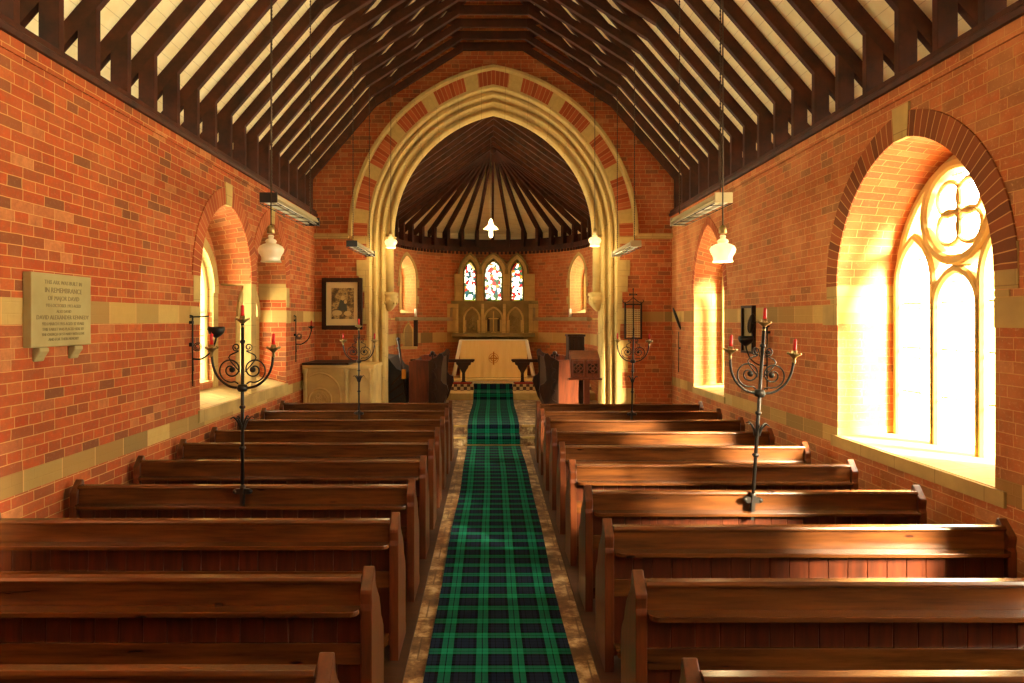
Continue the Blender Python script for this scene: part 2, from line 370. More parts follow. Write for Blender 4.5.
def wall(name, P, u0, u1, z0, z1, th, ops, mats, step=9.0, top=None):
    """P(u,z,d) -> point, d = depth away from the room. ops: c,w,sill,spring,rise,ins(inset at depth gd),gd,skip"""
    mb = MB(); top = top or (lambda u: z1)
    for face in (0, 1):
        d = 0.0 if face == 0 else th
        cuts = {u0, u1}; O = []
        for o in ops:
            w = o['w'] if face == 0 else max(0.05, o['w']-o['ins']); r = o['rise']*w/o['w']; si = o['sill']+(0 if face == 0 else o.get('rs', 0.05))
            O.append((o['c'], w, si, o['spring'], r))
            for x, _ in arch_pts(w, r, 12): cuts.add(o['c']+x)
        u = u0
        while u < u1: cuts.add(u); u += step
        cuts = sorted(cuts); cc = [cuts[0]]
        for c in cuts[1:]:
            if c-cc[-1] > 1e-4: cc.append(c)
        for a, b in zip(cc, cc[1:]):
            hit = [q for q in O if q[0]-q[1]-1e-5 < (a+b)/2 < q[0]+q[1]+1e-5]
            def quad(za, zb, zc, zd):   # a-low b-low b-high a-high
                pts = [P(a, za, d), P(b, zb, d), P(b, zc, d), P(a, zd, d)]; uv = [(a, za), (b, zb), (b, zc), (a, zd)]
                if face: pts.reverse(); uv.reverse()
                mb.face(pts, uv, 0)
            if hit:
                c, w, si, sp, r = hit[0]
                quad(z0, z0, si, si); quad(sp+arch_h(a-c, w, r), sp+arch_h(b-c, w, r), top(b), top(a))
            else: quad(z0, z0, top(b), top(a))
    # reveals
    for o in ops:
        c, w, si, sp, rise = o['c'], o['w'], o['sill'], o['spring'], o['rise']; w2 = w-o['ins']; gd = o['gd']; rs = o.get('rs', 0.05)
        A = [(x, sp+h) for x, h in arch_pts(w, rise, 12)]; B = [(x, sp+h) for x, h in arch_pts(w2, rise*w2/w, 12)]
        for i in range(len(A)-1):
            la = sp+sum(math.dist(A[k], A[k+1]) for k in range(i)); lb = la+math.dist(A[i], A[i+1])
            mb.face([P(c+A[i][0], A[i][1], 0), P(c+A[i+1][0], A[i+1][1], 0), P(c+B[i+1][0], B[i+1][1], gd), P(c+B[i][0], B[i][1], gd)],
                    [(0, la+4.3), (0, lb+4.3), (gd, lb+4.3), (gd, la+4.3)], 1)
            mb.face([P(c+B[i][0], B[i][1], gd), P(c+B[i+1][0], B[i+1][1], gd), P(c+B[i+1][0], B[i+1][1], th), P(c+B[i][0], B[i][1], th)], None, 2)
        for sg in (-1, 1):
            if o.get('skip') == sg: continue
            zs = [si, max(si, min(sp-0.5, 1.9)), sp-0.25, sp]
            for q, (za, zb) in enumerate(zip(zs, zs[1:])):
                pts = [P(c+sg*w, za, 0), P(c+sg*w, zb, 0), P(c+sg*w2, zb, gd), P(c+sg*w2, za+(rs if za == si else 0), gd)]
                mb.face(pts, [(0, za), (0, zb), (gd, zb), (gd, za)], 2 if q == 2 and not o.get('nq') else (1 if o.get('nq') else 0))
            mb.face([P(c+sg*w2, si+rs, gd), P(c+sg*w2, sp, gd), P(c+sg*w2, sp, th), P(c+sg*w2, si+rs, th)], None, 2)
        mb.face([P(c-w, si, 0), P(c+w, si, 0), P(c+w2, si+rs, gd), P(c-w2, si+rs, gd)], None, 2)
        mb.face([P(c-w2, si+rs, gd), P(c+w2, si+rs, gd), P(c+w2, si+rs, th), P(c-w2, si+rs, th)], None, 2)
    for (ua, za, ub, zb) in ((u0, z0, u1, z0),):
        mb.face([P(ua, z0, 0), P(ua, z0, th), P(ua, top(ua), th), P(ua, top(ua), 0)], None, 0)
        mb.face([P(ub, z0, 0), P(ub, z0, th), P(ub, top(ub), th), P(ub, top(ub), 0)], None, 0)
    n = max(1, int((u1-u0)/max(step, .3)))
    for k in range(n):
        a, b = u0+(u1-u0)*k/n, u0+(u1-u0)*(k+1)/n
        mb.face([P(a, top(a), 0), P(b, top(b), 0), P(b, top(b), th), P(a, top(a), th)], None, 0)
    return mb.build(name, mats, merge=False)

def ring(P, c, sp, w, rise, t0, t1, d0, d1, name, mat, parent, key=None, n=16):
    """a ring of bricks round an arch from offset t0 to t1, proud of the wall"""
    a = arch_pts(w+t0, rise+t0, n); b = arch_pts(w+t1, rise+t1, n); mb = MB(); L = 0.0
    for i in range(len(a)-1):
        l2 = L+math.dist(b[i], b[i+1])
        A0, A1 = (c+a[i][0], sp+a[i][1]), (c+a[i+1][0], sp+a[i+1][1]); B0, B1 = (c+b[i][0], sp+b[i][1]), (c+b[i+1][0], sp+b[i+1][1])
        mb.face([P(*A0, d0), P(*A1, d0), P(*B1, d0), P(*B0, d0)], [(L, .1), (l2, .1), (l2, .3), (L, .3)])
        mb.face([P(*B0, d0), P(*B1, d0), P(*B1, d1), P(*B0, d1)], [(L, .1), (l2, .1), (l2, .3), (L, .3)])
        mb.face([P(*A0, d1), P(*A1, d1), P(*A1, d0), P(*A0, d0)], [(L, .1), (l2, .1), (l2, .3), (L, .3)])
        L = l2
    o = mb.build(name, mat, parent, merge=False)
    if key:
        kb = MB(); h = rise+t0; x = 0.11
        q = [P(c-x*.75, sp+h-.02, d0-.006), P(c+x*.75, sp+h-.02, d0-.006), P(c+x, sp+rise+t1+.05, d0-.006), P(c-x, sp+rise+t1+.05, d0-.006)]
        r = [P(c-x*.75, sp+h-.02, d1), P(c+x*.75, sp+h-.02, d1), P(c+x, sp+rise+t1+.05, d1), P(c-x, sp+rise+t1+.05, d1)]
        kb.faces([*q, *r], [(0, 1, 2, 3), (0, 4, 5, 1), (1, 5, 6, 2), (2, 6, 7, 3), (3, 7, 4, 0)])
        kb.build('keystone', 'stone', parent)
    return o

PLf = lambda u, z, d: (XL-d, u, z)      # left nave wall
PRf = lambda u, z, d: (XR+d, u, z)      # right nave wall

# left wall: twin arched embrasure and the wall between
WL1 = dict(c=8.225, w=0.795, sill=1.12, spring=2.58, rise=0.92, ins=0.10, gd=0.42, rs=0.12, skip=1)
WL2 = dict(c=9.89, w=0.68, sill=1.12, spring=2.66, rise=0.86, ins=0.08, gd=0.42, rs=0.12, skip=-1)
wl = wall('wall_left', PLf, YW-.3, YE+.7, 0, ZP, WT, [WL1, WL2], ['brick', 'brick_plain', 'stone_quoin'])
struct(wl, 'long left nave wall of orange brick with pale stone band', 'wall')
ring(PLf, WL1['c'], WL1['spring'], WL1['w'], WL1['rise'], 0, .2, -.012, 0.02, 'arch_ring', 'ring_red', wl, True)
ring(PLf, WL2['c'], WL2['spring'], WL2['w'], WL2['rise'], 0, .2, -.010, 0.02, 'arch_ring', 'ring_red', wl, True)
# pier between the two left openings, open behind
y0p, y1p = WL1['c']+WL1['w'], WL2['c']-WL2['w']
mb = MB(); mb.box(XL+.004, XL-.10, y0p-.004, y1p+.004, 1.12, 2.58)
mb.box(XL+.001, XL-.42, y0p-.002, y1p+.002, 2.56, 2.80); mb.build('pier', 'stone_quoin', wl)
# sill slab filling behind the pier
mb = MB(); mb.face([(XL, y0p, 1.12), (XL, y1p, 1.12), (XL-.42, y1p+.08, 1.24), (XL-.42, y0p-.1, 1.24)]); mb.build('sill', 'stone_quoin', wl)

# right wall
WR0 = dict(c=2.25, w=0.85, sill=1.01, spring=2.42, rise=1.1, ins=0.12, gd=0.45, rs=0.04)  # out of view; added for sun on the pews and light on the roof
WR1 = dict(c=5.43, w=1.0, sill=1.01, spring=2.42, rise=1.14, ins=0.08, gd=0.57, rs=0.04)
WR2 = dict(c=10.26, w=0.70, sill=1.03, spring=2.52, rise=1.02, ins=0.19, gd=0.45, rs=0.08)
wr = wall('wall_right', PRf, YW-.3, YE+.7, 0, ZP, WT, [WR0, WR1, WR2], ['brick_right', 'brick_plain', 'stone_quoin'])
struct(wr, 'long right nave wall of brick with large pointed window', 'wall')
ring(PRf, WR1['c'], WR1['spring'], WR1['w'], WR1['rise'], 0, .2, -.012, 0.02, 'arch_ring', 'ring', wr, True)
ring(PRf, WR2['c'], WR2['spring'], WR2['w'], WR2['rise'], 0, .12, -.008, 0.02, 'arch_ring', 'ring_red', wr)
# irregular stone quoins beside the large window
mb = MB()
for yy, sg in ((WR1['c']-WR1['w'], -1), (WR1['c']+WR1['w'], 1)):
    for za, zb, L in ((2.30, 2.60, .20), (2.25, 2.30, .13), (2.05, 2.25, .28)):
        mb.box(XR-.008, XR+.03, yy, yy+sg*L, za, zb-.006)
mb.box(XR-.02, XR+.05, WR1['c']-WR1['w']-.1, WR1['c']+WR1['w']+.1, .90, 1.005)
mb.box(XR-.015, XR+.05, WR2['c']-WR2['w']-.05, WR2['c']+WR2['w']+.05, .93, 1.025)
mb.build('quoin', 'stone_quoin', wr)
mb = MB(); mb.box(XL+.02, XL-.05, WL1['c']-WL1['w']-.05, WL2['c']+WL2['w']+.05, .98, 1.115)
for yy, sg in ((WL1['c']-WL1['w'], -1), (WL2['c']+WL2['w'], 1)):
    for za, zb, L in ((2.30, 2.60, .16), (2.05, 2.25, .24)):
        mb.box(XL+.006, XL-.03, yy, yy+sg*L, za, zb-.006)
mb.build('quoin', 'stone_quoin', wl)

# west wall (behind the eye) with an unseen window added as fill light
PWf = lambda u, z, d: (u, YW-d, z)
def gable(u): return 4.0+max(0.0, (XR+.6-abs(u-XC))*1.158)
WW = dict(c=XC, w=.7, sill=3.5, spring=4.4, rise=1.1, ins=0.15, gd=0.35, rs=0.1)
ww = wall('wall_west', PWf, XL-.6, XR+.6, 0, 4.0, .55, [WW], ['brick', 'brick_plain', 'stone_quoin'], .5, gable)
struct(ww, 'west wall of brick with added arched window behind the pews', 'wall')

# chancel arch wall (east end of nave)
PEf = lambda u, z, d: (u, YE+d, z)
AS = 3.64
WA = dict(c=XC, w=2.27, sill=0.0, spring=AS, rise=2.70, ins=0.0, gd=0.5, rs=0.0)
we = wall('wall_chancel_arch', PEf, XL-.6, XR+.6, 0, 4.0, .52, [WA], ['brick_arch', 'stone', 'stone_grey'], .5, gable)
struct(we, 'brick gable wall around the tall pointed chancel arch', 'wall')

def sweep_arch(prof, w, rise, sp, zbot, name, mat, parent, ymul=1, n=22):
    """prof: list of (offset outward from the opening, y). Sweeps along jamb-arch-jamb."""
    mb = MB(); rows = []
    for o, y in prof:
        a = arch_pts(w+o, rise+o*rise/w if False else math.sqrt(max(0, ((w*w+rise*rise)/(2*w)+o)**2-((w*w+rise*rise)/(2*w)-w)**2)), n)
        rows.append([(XC-w-o, y, zbot)]+[(XC+x, y, sp+h) for x, h in a]+[(XC+w+o, y, zbot)])
    for (r0, r1), (p0, p1) in zip(zip(rows, rows[1:]), zip(prof, prof[1:])):
        mid = len(r1)//2; acc = [0.0]
        for i in range(len(r1)-1): acc.append(acc[-1]+math.dist(r1[i], r1[i+1]))
        L = [abs(x-acc[mid]) for x in acc]; dv = math.dist(p0, p1)
        for i in range(len(r0)-1):
            mb.face([r0[i], r0[i+1], r1[i+1], r1[i]], [(L[i], .05), (L[i+1], .05), (L[i+1], .05+min(dv, .24)), (L[i], .05+min(dv, .24))])
    return mb.build(name, mat, parent, merge=False)
AW, AR = 1.85, 2.28
ar = empty('chancel_arch', (0, 0, 0), 'pale stone mouldings of the tall pointed chancel arch', 'arch')
# outer orders with jambs to the floor, banded ring and hood
sweep_arch([(.13, 12.84), (.13, 12.60), (.15, 12.53), (.19, 12.50), (.22, 12.52), (.225, 12.56), (.26, 12.56), (.265, 12.44), (.29, 12.40), (.33, 12.40), (.335, 12.43), (.36, 12.43), (.365, 12.31), (.39, 12.285), (.43, 12.285)], AW, AR, AS, 0.0, 'outer_moulding', 'stone', ar)
sweep_arch([(.43, 12.285), (.43, 12.28), (.69, 12.28), (.69, 12.31)], AW, AR, AS, AS, 'voussoir_ring', 'ring_alt', ar)
sweep_arch([(.68, 12.29), (.68, 12.23), (.70, 12.19), (.75, 12.19), (.77, 12.24), (.77, 12.31)], AW, AR, AS, AS-.03, 'hood_mould', 'stone', ar)
sweep_arch([(.14, 12.84), (0.03, 12.80), (0, 12.74), (0, 12.64), (.03, 12.58), (.06, 12.57), (.09, 12.585), (.10, 12.62), (.14, 12.60)], AW, AR, AS, AS-.02, 'inner_moulding', 'stone', ar)
for sg in (-1, 1):                                                   # quoined jamb faces, shafts on corbels, string course
    mb = MB(); z = 0.0; k = 0
    while z < AS-.04:
        h = min(.29, AS-.04-z); L = (.62, .44, .70, .48, .58)[k % 5]
        mb.box(XC+sg*(AW+.40), XC+sg*(AW+L), 12.283, 12.34, z, z+h-.005); z += h; k += 1
    mb.build('quoin', 'stone', ar)
    sx = XC+sg*(AW+.085)
    MB().lathe([(.085, 2.60), (.085, 3.50), (.10, 3.52), (.085, 3.54), (.12, 3.62), (.14, 3.64)], (sx, 12.66, 0), 16).build('shaft', 'stone_smooth', ar)
    mb = MB().lathe([(.02, 2.26), (.06, 2.29), (.11, 2.36), (.15, 2.44), (.155, 2.50), (.13, 2.53), (.16, 2.56), (.16, 2.60), (.09, 2.62)], (sx, 12.66, 0), 16, 0, (.09, 8, .1))
    for k in range(9):
        a = 2*PI*k/9; mb.ball((sx+.13*math.cos(a), 12.66+.13*math.sin(a), 2.42+.05*(k % 2)), .035, 8)
    mb.build('corbel', 'stone_smooth', ar)
    MB().box(XC+sg*(AW+.76), XR+.0 if sg > 0 else XL, 12.22, 12.31, 3.58, 3.655).build('string_course', 'stone', ar)

# apse and chancel wall, U shaped in plan
SL = CY-12.82
def PA(u, z, d):
    """u=0 at the east point; positive to the right"""
    h = PI/2*CR; s = 1 if u >= 0 else -1; a = abs(u)
    if a <= h:
        t = a/CR; r = CR+d; return (CC+s*r*math.sin(t), CY+r*math.cos(t), z)
    return (CC+s*(CR+d), CY-(a-h), z)
HU = PI/2*CR
WS = dict(nq=1, w=.36, sill=2.27, spring=3.12, rise=.55, ins=.14, gd=.36, rs=.1)
us = math.radians(66)*CR
EW = [dict(c=CR*math.asin(((px-490)*18/680.0-CC)/CR), w=w_+.02, sill=2.58, spring=3.25, rise=.42, ins=0, gd=.1, rs=0) for px, w_ in ((470.3, .185), (493.3, .255), (516.6, .185))]
uc = HU+2.0; CW = dict(w=.60, sill=1.25, spring=2.8, rise=.8, ins=.08, gd=.36, rs=.1)  # unseen side windows, added to brighten chancel and altar
wa = wall('wall_apse', PA, -(HU+SL), HU+SL, 0, 3.95, .5, [dict(WS, c=-us), dict(WS, c=us), dict(CW, c=-uc), dict(CW, c=uc)]+EW, ['brick_apse', 'brick_lit', 'stone'], .14)
struct(wa, 'curved brick wall of the apse behind the altar', 'wall')
mb = MB()                                                             # sill ledges and stone string on the curve
def band(mb, ua, ub, za, zb, d, n=10):
    for k in range(n):
        a, b = ua+(ub-ua)*k/n, ua+(ub-ua)*(k+1)/n
        v = [PA(a, za, .02), PA(b, za, .02), PA(b, zb, .02), PA(a, zb, .02), PA(a, za, -d), PA(b, za, -d), PA(b, zb, -d), PA(a, zb, -d)]
        mb.faces(v, [(4, 5, 6, 7), (0, 4, 7, 3), (1, 2, 6, 5), (3, 7, 6, 2), (0, 1, 5, 4)])
for s in (-1, 1): band(mb, s*1.12, s*3.4, 2.08, 2.17, .09, 14); band(mb, s*1.12, s*1.18, 2.17, 2.42, .08, 2)
mb.build('string_course', 'stone_grey', wa)
# jamb dressings of the side windows
mb = MB()
for s in (-1, 1):
    for sg in (-1, 1):
        e = s*us+sg*.36
        for za, zb, L in ((2.30, 2.5, .07), (2.5, 2.7, .13), (2.7, 2.9, .07), (2.9, 3.12, .14)):
            band(mb, e, e+sg*L, za, zb-.005, .006, 2)
mb.build('quoin', 'stone', wa)
for s in (-1, 1): ring(PA, s*us, 3.12, .36, .55, 0, .10, -.008, .02, 'arch_ring', 'stone', wa)
# timber cornice with dentils
mb = MB(); band(mb, -(HU+SL), HU+SL, 3.90, 4.02, .05, 90); tc = mb.build('trim_apse', 'beam'); struct(tc, 'dark curved timber cornice with small dentils round the apse', 'cornice')
mb = MB(); k = -(HU+SL)
while k < HU+SL: band(mb, k, k+.055, 3.83, 3.90, .035, 1); k += .11
mb.build('dentil', 'beam', tc)

# ------------------------------------------------------------------ windows: tracery and glass
def sweep2(mb, P, pts, w, d0, d1, closed=False, ch=.02):
    """stone bar of width w following 2-D points, chamfered towards the room (d0)"""
    m = len(pts); rows = []
    for i, p in enumerate(pts):
        a = pts[i-1] if (i > 0 or closed) else pts[i]; b = pts[(i+1) % m] if (i < m-1 or closed) else pts[i]
        t = Vector((b[0]-a[0], b[1]-a[1])).normalized(); n = Vector((-t.y, t.x)); q = Vector(p)
        prof = [(-w/2, d1), (-w/2, d0+ch), (-w/2+ch, d0), (w/2-ch, d0), (w/2, d0+ch), (w/2, d1)]
        rows.append([P(*(q+n*o), dd) for o, dd in prof])
    for i in range(m if closed else m-1):
        A, B = rows[i], rows[(i+1) % m]
        for k in range(5): mb.face([A[k], A[k+1], B[k+1], B[k]])
def lancet(c, w, z0, sp, rise, n=10): return [(c-w, z0)]+[(c+x, sp+h) for x, h in arch_pts(w, rise, n)]+[(c+w, z0)]
def circ(c, z, r, n=28): return [(c+r*math.cos(2*PI*k/n), z+r*math.sin(2*PI*k/n)) for k in range(n)]
def pane(P, pts, d, name, mat, parent):
    mb = MB(); mb.face([P(x, z, d) for x, z in pts], [(x, z) for x, z in pts]); return mb.build(name, mat, parent, merge=False)
def window(n, label): return struct(empty('window_%d' % n, (0, 0, 0), label, 'window'), label, 'window')
def saddle(P, c, w, zs, d, parent):
    mb = MB()
    for z in zs: mb.tube([P(c-w, z, d), P(c+w, z, d)], .007, 6)
    mb.build('glazing_bar', 'iron', parent)

def opening(o, extra=0.012):
    w = o['w']-o['ins']+extra; return lancet(o['c'], w, o['sill']+o['rs']-.01, o['spring'], o['rise']*w/o['w'])
# big right window: three lights under a quatrefoil wheel
g = window(1, 'large bright right window with three lights and quatrefoil wheel')
c0 = 5.52; mb = MB()
W2 = WR1['w']-WR1['ins']
for cc, w, sp, ri in ((6.06, .26, 2.42, .42), (c0, .26, 2.22, .30), (4.98, .26, 2.42, .42)):
    sweep2(mb, PRf, lancet(cc, w, 1.03, sp, ri), .075, .47, .58)
mb.move(lambda p: p)
sweep2(mb, PRf, circ(c0-.02, 2.98, .395), .085, .45, .58, True)
for k in range(4):
    a = PI/4+k*PI/2; q = (c0-.02+.17*math.cos(a), 2.98+.17*math.sin(a))
    sweep2(mb, PRf, circ(*q, .14, 20), .035, .49, .56, True, .012)
sweep2(mb, PRf, [(x, z) for x, z in opening(WR1, -.02)], .08, .49, .58)
mb.build('tracery', 'stone_smooth', g)
pane(PRf, opening(WR1), .55, 'glass', 'glass', g)
saddle(PRf, c0, .85, (1.45, 1.85, 2.25), .535, g)
for n_, P_, o_, lb in ((9, PRf, WR0, 'unseen right wall window added beside the nearest pews'),):
    g = window(n_, lb); mb = MB(); sweep2(mb, P_, opening(o_, -.02), .1, .38, .47); sweep2(mb, P_, [(2.25, 1.1), (2.25, 3.3)], .08, .38, .47)
    mb.build('tracery', 'stone_smooth', g); pane(P_, opening(o_), .44, 'glass', 'glass', g)
g = window(2, 'tall narrow bright window of the right wall nearest the arch'); mb = MB()
sweep2(mb, PRf, lancet(10.26, .24, 1.11, 2.5, .4), .09, .38, .47); sweep2(mb, PRf, opening(WR2, -.02), .1, .38, .47)
mb.build('tracery', 'stone_smooth', g); pane(PRf, opening(WR2), .44, 'glass', 'glass', g); saddle(PRf, 10.26, .5, (1.5, 1.9, 2.3, 2.7), .425, g)
# left twin embrasure: back wall with lancets
XB = .40
def PB(u, z, d): return (XL-XB-d, u, z)
LW = [dict(c=8.25, w=.50, sill=1.32, spring=2.45, rise=.6, ins=.03, gd=.1, rs=.02), dict(c=10.03, w=.33, sill=1.32, spring=2.15, rise=.36, ins=.03, gd=.1, rs=.02)]
bw = wall('wall_left_embrasure', PB, 7.3, 10.7, 1.0, 3.75, .14, LW, ['brick_plain', 'stone', 'stone'])
struct(bw, 'thin brick back of the left twin window recess', 'wall')
mb = MB()
for o in LW:
    for sg in (-1, 1):
        e = o['c']+sg*o['w']; mb.box(XL-XB+.01, XL-XB-.02, e, e+sg*.16, 1.2, o['spring'])
mb.build('quoin', 'stone', bw)
ring(PB, 8.25, 2.45, .5, .6, 0, .14, -.03, .02, 'arch_ring', 'stone', bw); ring(PB, 10.03, 2.15, .33, .36, 0, .14, -.03, .02, 'arch_ring', 'stone', bw)
for n, o, lab in ((3, LW[0], 'left wall window seen edge-on behind the nearer arch'), (4, LW[1], 'small left wall lancet seen through the twin arch')):
    g = window(n, lab); mb = MB(); sweep2(mb, PB, opening(o, -.01), .06, .05, .13)
    if n == 3: sweep2(mb, PB, [(8.25, 1.33), (8.25, 2.95)], .07, .05, .13)
    mb.build('tracery', 'stone_smooth', g); pane(PB, opening(o), .11, 'glass', 'glass', g); saddle(PB, o['c'], o['w'], (1.6, 1.9, 2.2), .095, g)
# apse side windows
for n, s, lab in ((5, -1, 'left lancet window in the curved apse wall'), (6, 1, 'right lancet window in the curved apse wall')):
    g = window(n, lab); o = dict(WS, c=s*us); mb = MB(); sweep2(mb, PA, opening(o, -.02), .06, .30, .40); mb.build('tracery', 'stone_smooth', g)
    mb = MB(); pts = opening(o); mb.face([PA(x, z, .36) for x, z in pts], [(x, z) for x, z in pts]); mb.build('glass', 'glass', g, merge=False)
g = window(8, 'unseen west window added as fill behind the pews'); mb = MB(); sweep2(mb, PWf, opening(WW, -.02), .12, .3, .42)
for x in (0,): sweep2(mb, PWf, [(XC+x, 3.6), (XC+x, 5.2)], .1, .3, .42)
mb.build('tracery', 'stone_smooth', g); pane(PWf, opening(WW), .38, 'glass', 'glass', g)

for n, s, lab in ((11, -1, 'hidden side lancet added to light the chancel, left'), (12, 1, 'hidden side lancet added to light the chancel, right')):
    g = window(n, lab.replace('hidden ', 'tall ')); o = dict(CW, c=s*uc); mb = MB(); sweep2(mb, PA, opening(o, -.02), .06, .30, .40); mb.build('tracery', 'stone_smooth', g)
    mb = MB(); pts = opening(o); mb.face([PA(x, z, .36) for x, z in pts], [(x, z) for x, z in pts]); mb.build('glass', 'glass', g, merge=False)
    # daylight portal added with the others
# east window: three lancets in a flat stone surround
YS = 17.70
ex = [(-.50, .185), (.075, .255), (.63, .185)]
XO = lambda px: (px-490)*18/680.0
LAN = [(XO(470.3), .185), (XO(493.3), .255), (XO(516.6), .185)]
PS = lambda u, z, d: (u, YS+d, z)
eops = [dict(c=c, w=w, sill=2.60, spring=3.32 if w < .2 else 3.27, rise=.38 if w < .2 else .45, ins=.0, gd=.2, rs=.0) for c, w in LAN]
def etop(u):
    z = 3.30
    for c, w in LAN:
        if abs(u-c) < w+.13: z = max(z, 3.30+arch_h(u-c, w+.13, .56))
    return z
g = window(7, 'three stained glass lancets above the altar'); 
es = wall('surround', PS, XO(455), XO(534), 2.53, 3.4, .34, eops, ['stone', 'stone', 'stone'], .03, etop); es.parent = g
mb = MB()
for c, w in LAN: sweep2(mb, PS, [(c+x, 3.30+h) for x, h in arch_pts(w+.105, .53, 10)], .05, -.06, .02)
mb.build('hood_mould', 'stone_green', g)
mb = MB()
for o in eops: sweep2(mb, PS, lancet(o['c'], o['w']-.005, 2.60, o['spring'], o['rise']), .05, .12, .2)
mb.box(XO(452), XO(537), YS-.1, YS+.05, 2.52, 2.60); mb.build('tracery', 'stone_green', g)
for o in eops:
    p = lancet(o['c'], o['w'], 2.60, o['spring'], o['rise']); pane(PS, p, .19, 'glass', 'stained', g)
    q = lancet(o['c'], o['w']-.045, 2.64, o['spring'], o['rise']*(o['w']-.045)/o['w'])
    mb = MB()
    for i in range(len(p)-1):
        mb.face([PS(*p[i], .185), PS(*p[i+1], .185), PS(*q[i+1], .185), PS(*q[i], .185)])
    mb.face([PS(*p[0], .185), PS(*q[0], .185), PS(*q[-1], .185), PS(*p[-1], .185)])
    mb.build('glass_border', 'rim', g)

# ------------------------------------------------------------------ floors and steps
mb = MB(); mb.box(XL-.6, XR+.6, YW-.5, 11.33, -.2, 0); struct(mb.build('floor', 'floor'), 'worn stone nave floor beside the carpet and under the pews', 'floor')
mb = MB(); mb.box(XL, XR, 11.33, 11.63, 0, .15); mb.box(XL, XR, 11.63, YE, 0, F1); mb.box(XL-.5, XR+.5, YE, 15.3, -.2, F1)
mb.box(XL-.5, XR+.5, 11.33, YE, -.2, 0)
struct(mb.build('floor_chancel', 'floor', bev=.01), 'raised stone chancel floor with two steps up from the nave', 'floor')
mb = MB(); mb.box(CC-2.6, CC+2.6, 15.3, 15.9, .02, F2); struct(mb.build('floor_sanctuary_step', 'stone', bev=.008), 'pale stone step before the communion rail', 'step')
mb = MB(); mb.box(CC-2.6, CC+2.6, 15.9, 18.4, .02, F3, 0)
struct(mb.build('floor_sanctuary', ['tile']), 'tiled sanctuary floor under the altar', 'floor')

for s, xa, xb in ((-1, XL, -.505), (1, .635, XR)):
    struct(MB().box(xa, xb, YW, 11.0, .0, .018).build('floor_%s' % ('left' if s < 0 else 'right'), 'pew_floor', None, .004), 'dark boarded floor under the %s pews' % ('left' if s < 0 else 'right'), 'floor')
tag(MB().box(-.41, .55, 11.29, 11.31, .012, .03).build('stair_rod', 'gold'), 'thin bright metal strip across the carpet at the chancel step', 'carpet rod')
for yy, zz in ((11.33, .15), (11.63, F1)): 
    for a, b in ((XL, -.40), (.54, XR)): MB().box(a, b, yy-.012, yy+.04, zz-.03, zz+.002).build('step_nosing', 'stone', bpy.data.objects['floor_chancel'], .003)
# tartan runner over floor and steps
prof = [(-1.2, .014), (11.315, .014), (11.315, .165), (11.615, .165), (11.615, F1+.012), (15.285, F1+.012), (15.285, F2+.012), (15.885, F2+.012), (15.885, F3+.006), (15.95, F3+.012)]
mb = MB(); L = 0
for (ya, za), (yb, zb) in zip(prof, prof[1:]):
    l2 = L+math.dist((ya, za), (yb, zb)); n = max(1, int((yb-ya)/.5))
    for k in range(n):
        f0, f1 = k/n, (k+1)/n; q = []
        for f in (f0, f1):
            y = ya+(yb-ya)*f; z = za+(zb-za)*f; w = .445+.006*math.sin(y*2.1); off = .067+.008*math.sin(y*.9)
            q.append((off-w, off+w, y, z, L+(l2-L)*f))
        (a0, b0, y0, z0, v0), (a1, b1, y1, z1, v1) = q
        mb.face([(a0, y0, z0), (b0, y0, z0), (b1, y1, z1), (a1, y1, z1)], [(-.45, v0), (.45, v0), (.45, v1), (-.45, v1)])
        mb.face([(a0, y0, z0-.01), (a0, y0, z0), (a1, y1, z1), (a1, y1, z1-.01)]); mb.face([(b0, y0, z0), (b0, y0, z0-.01), (b1, y1, z1-.01), (b1, y1, z1)])
    L = l2
tag(mb.build('carpet_runner', 'tartan', merge=False), 'long green and navy tartan carpet runner down the aisle', 'carpet')

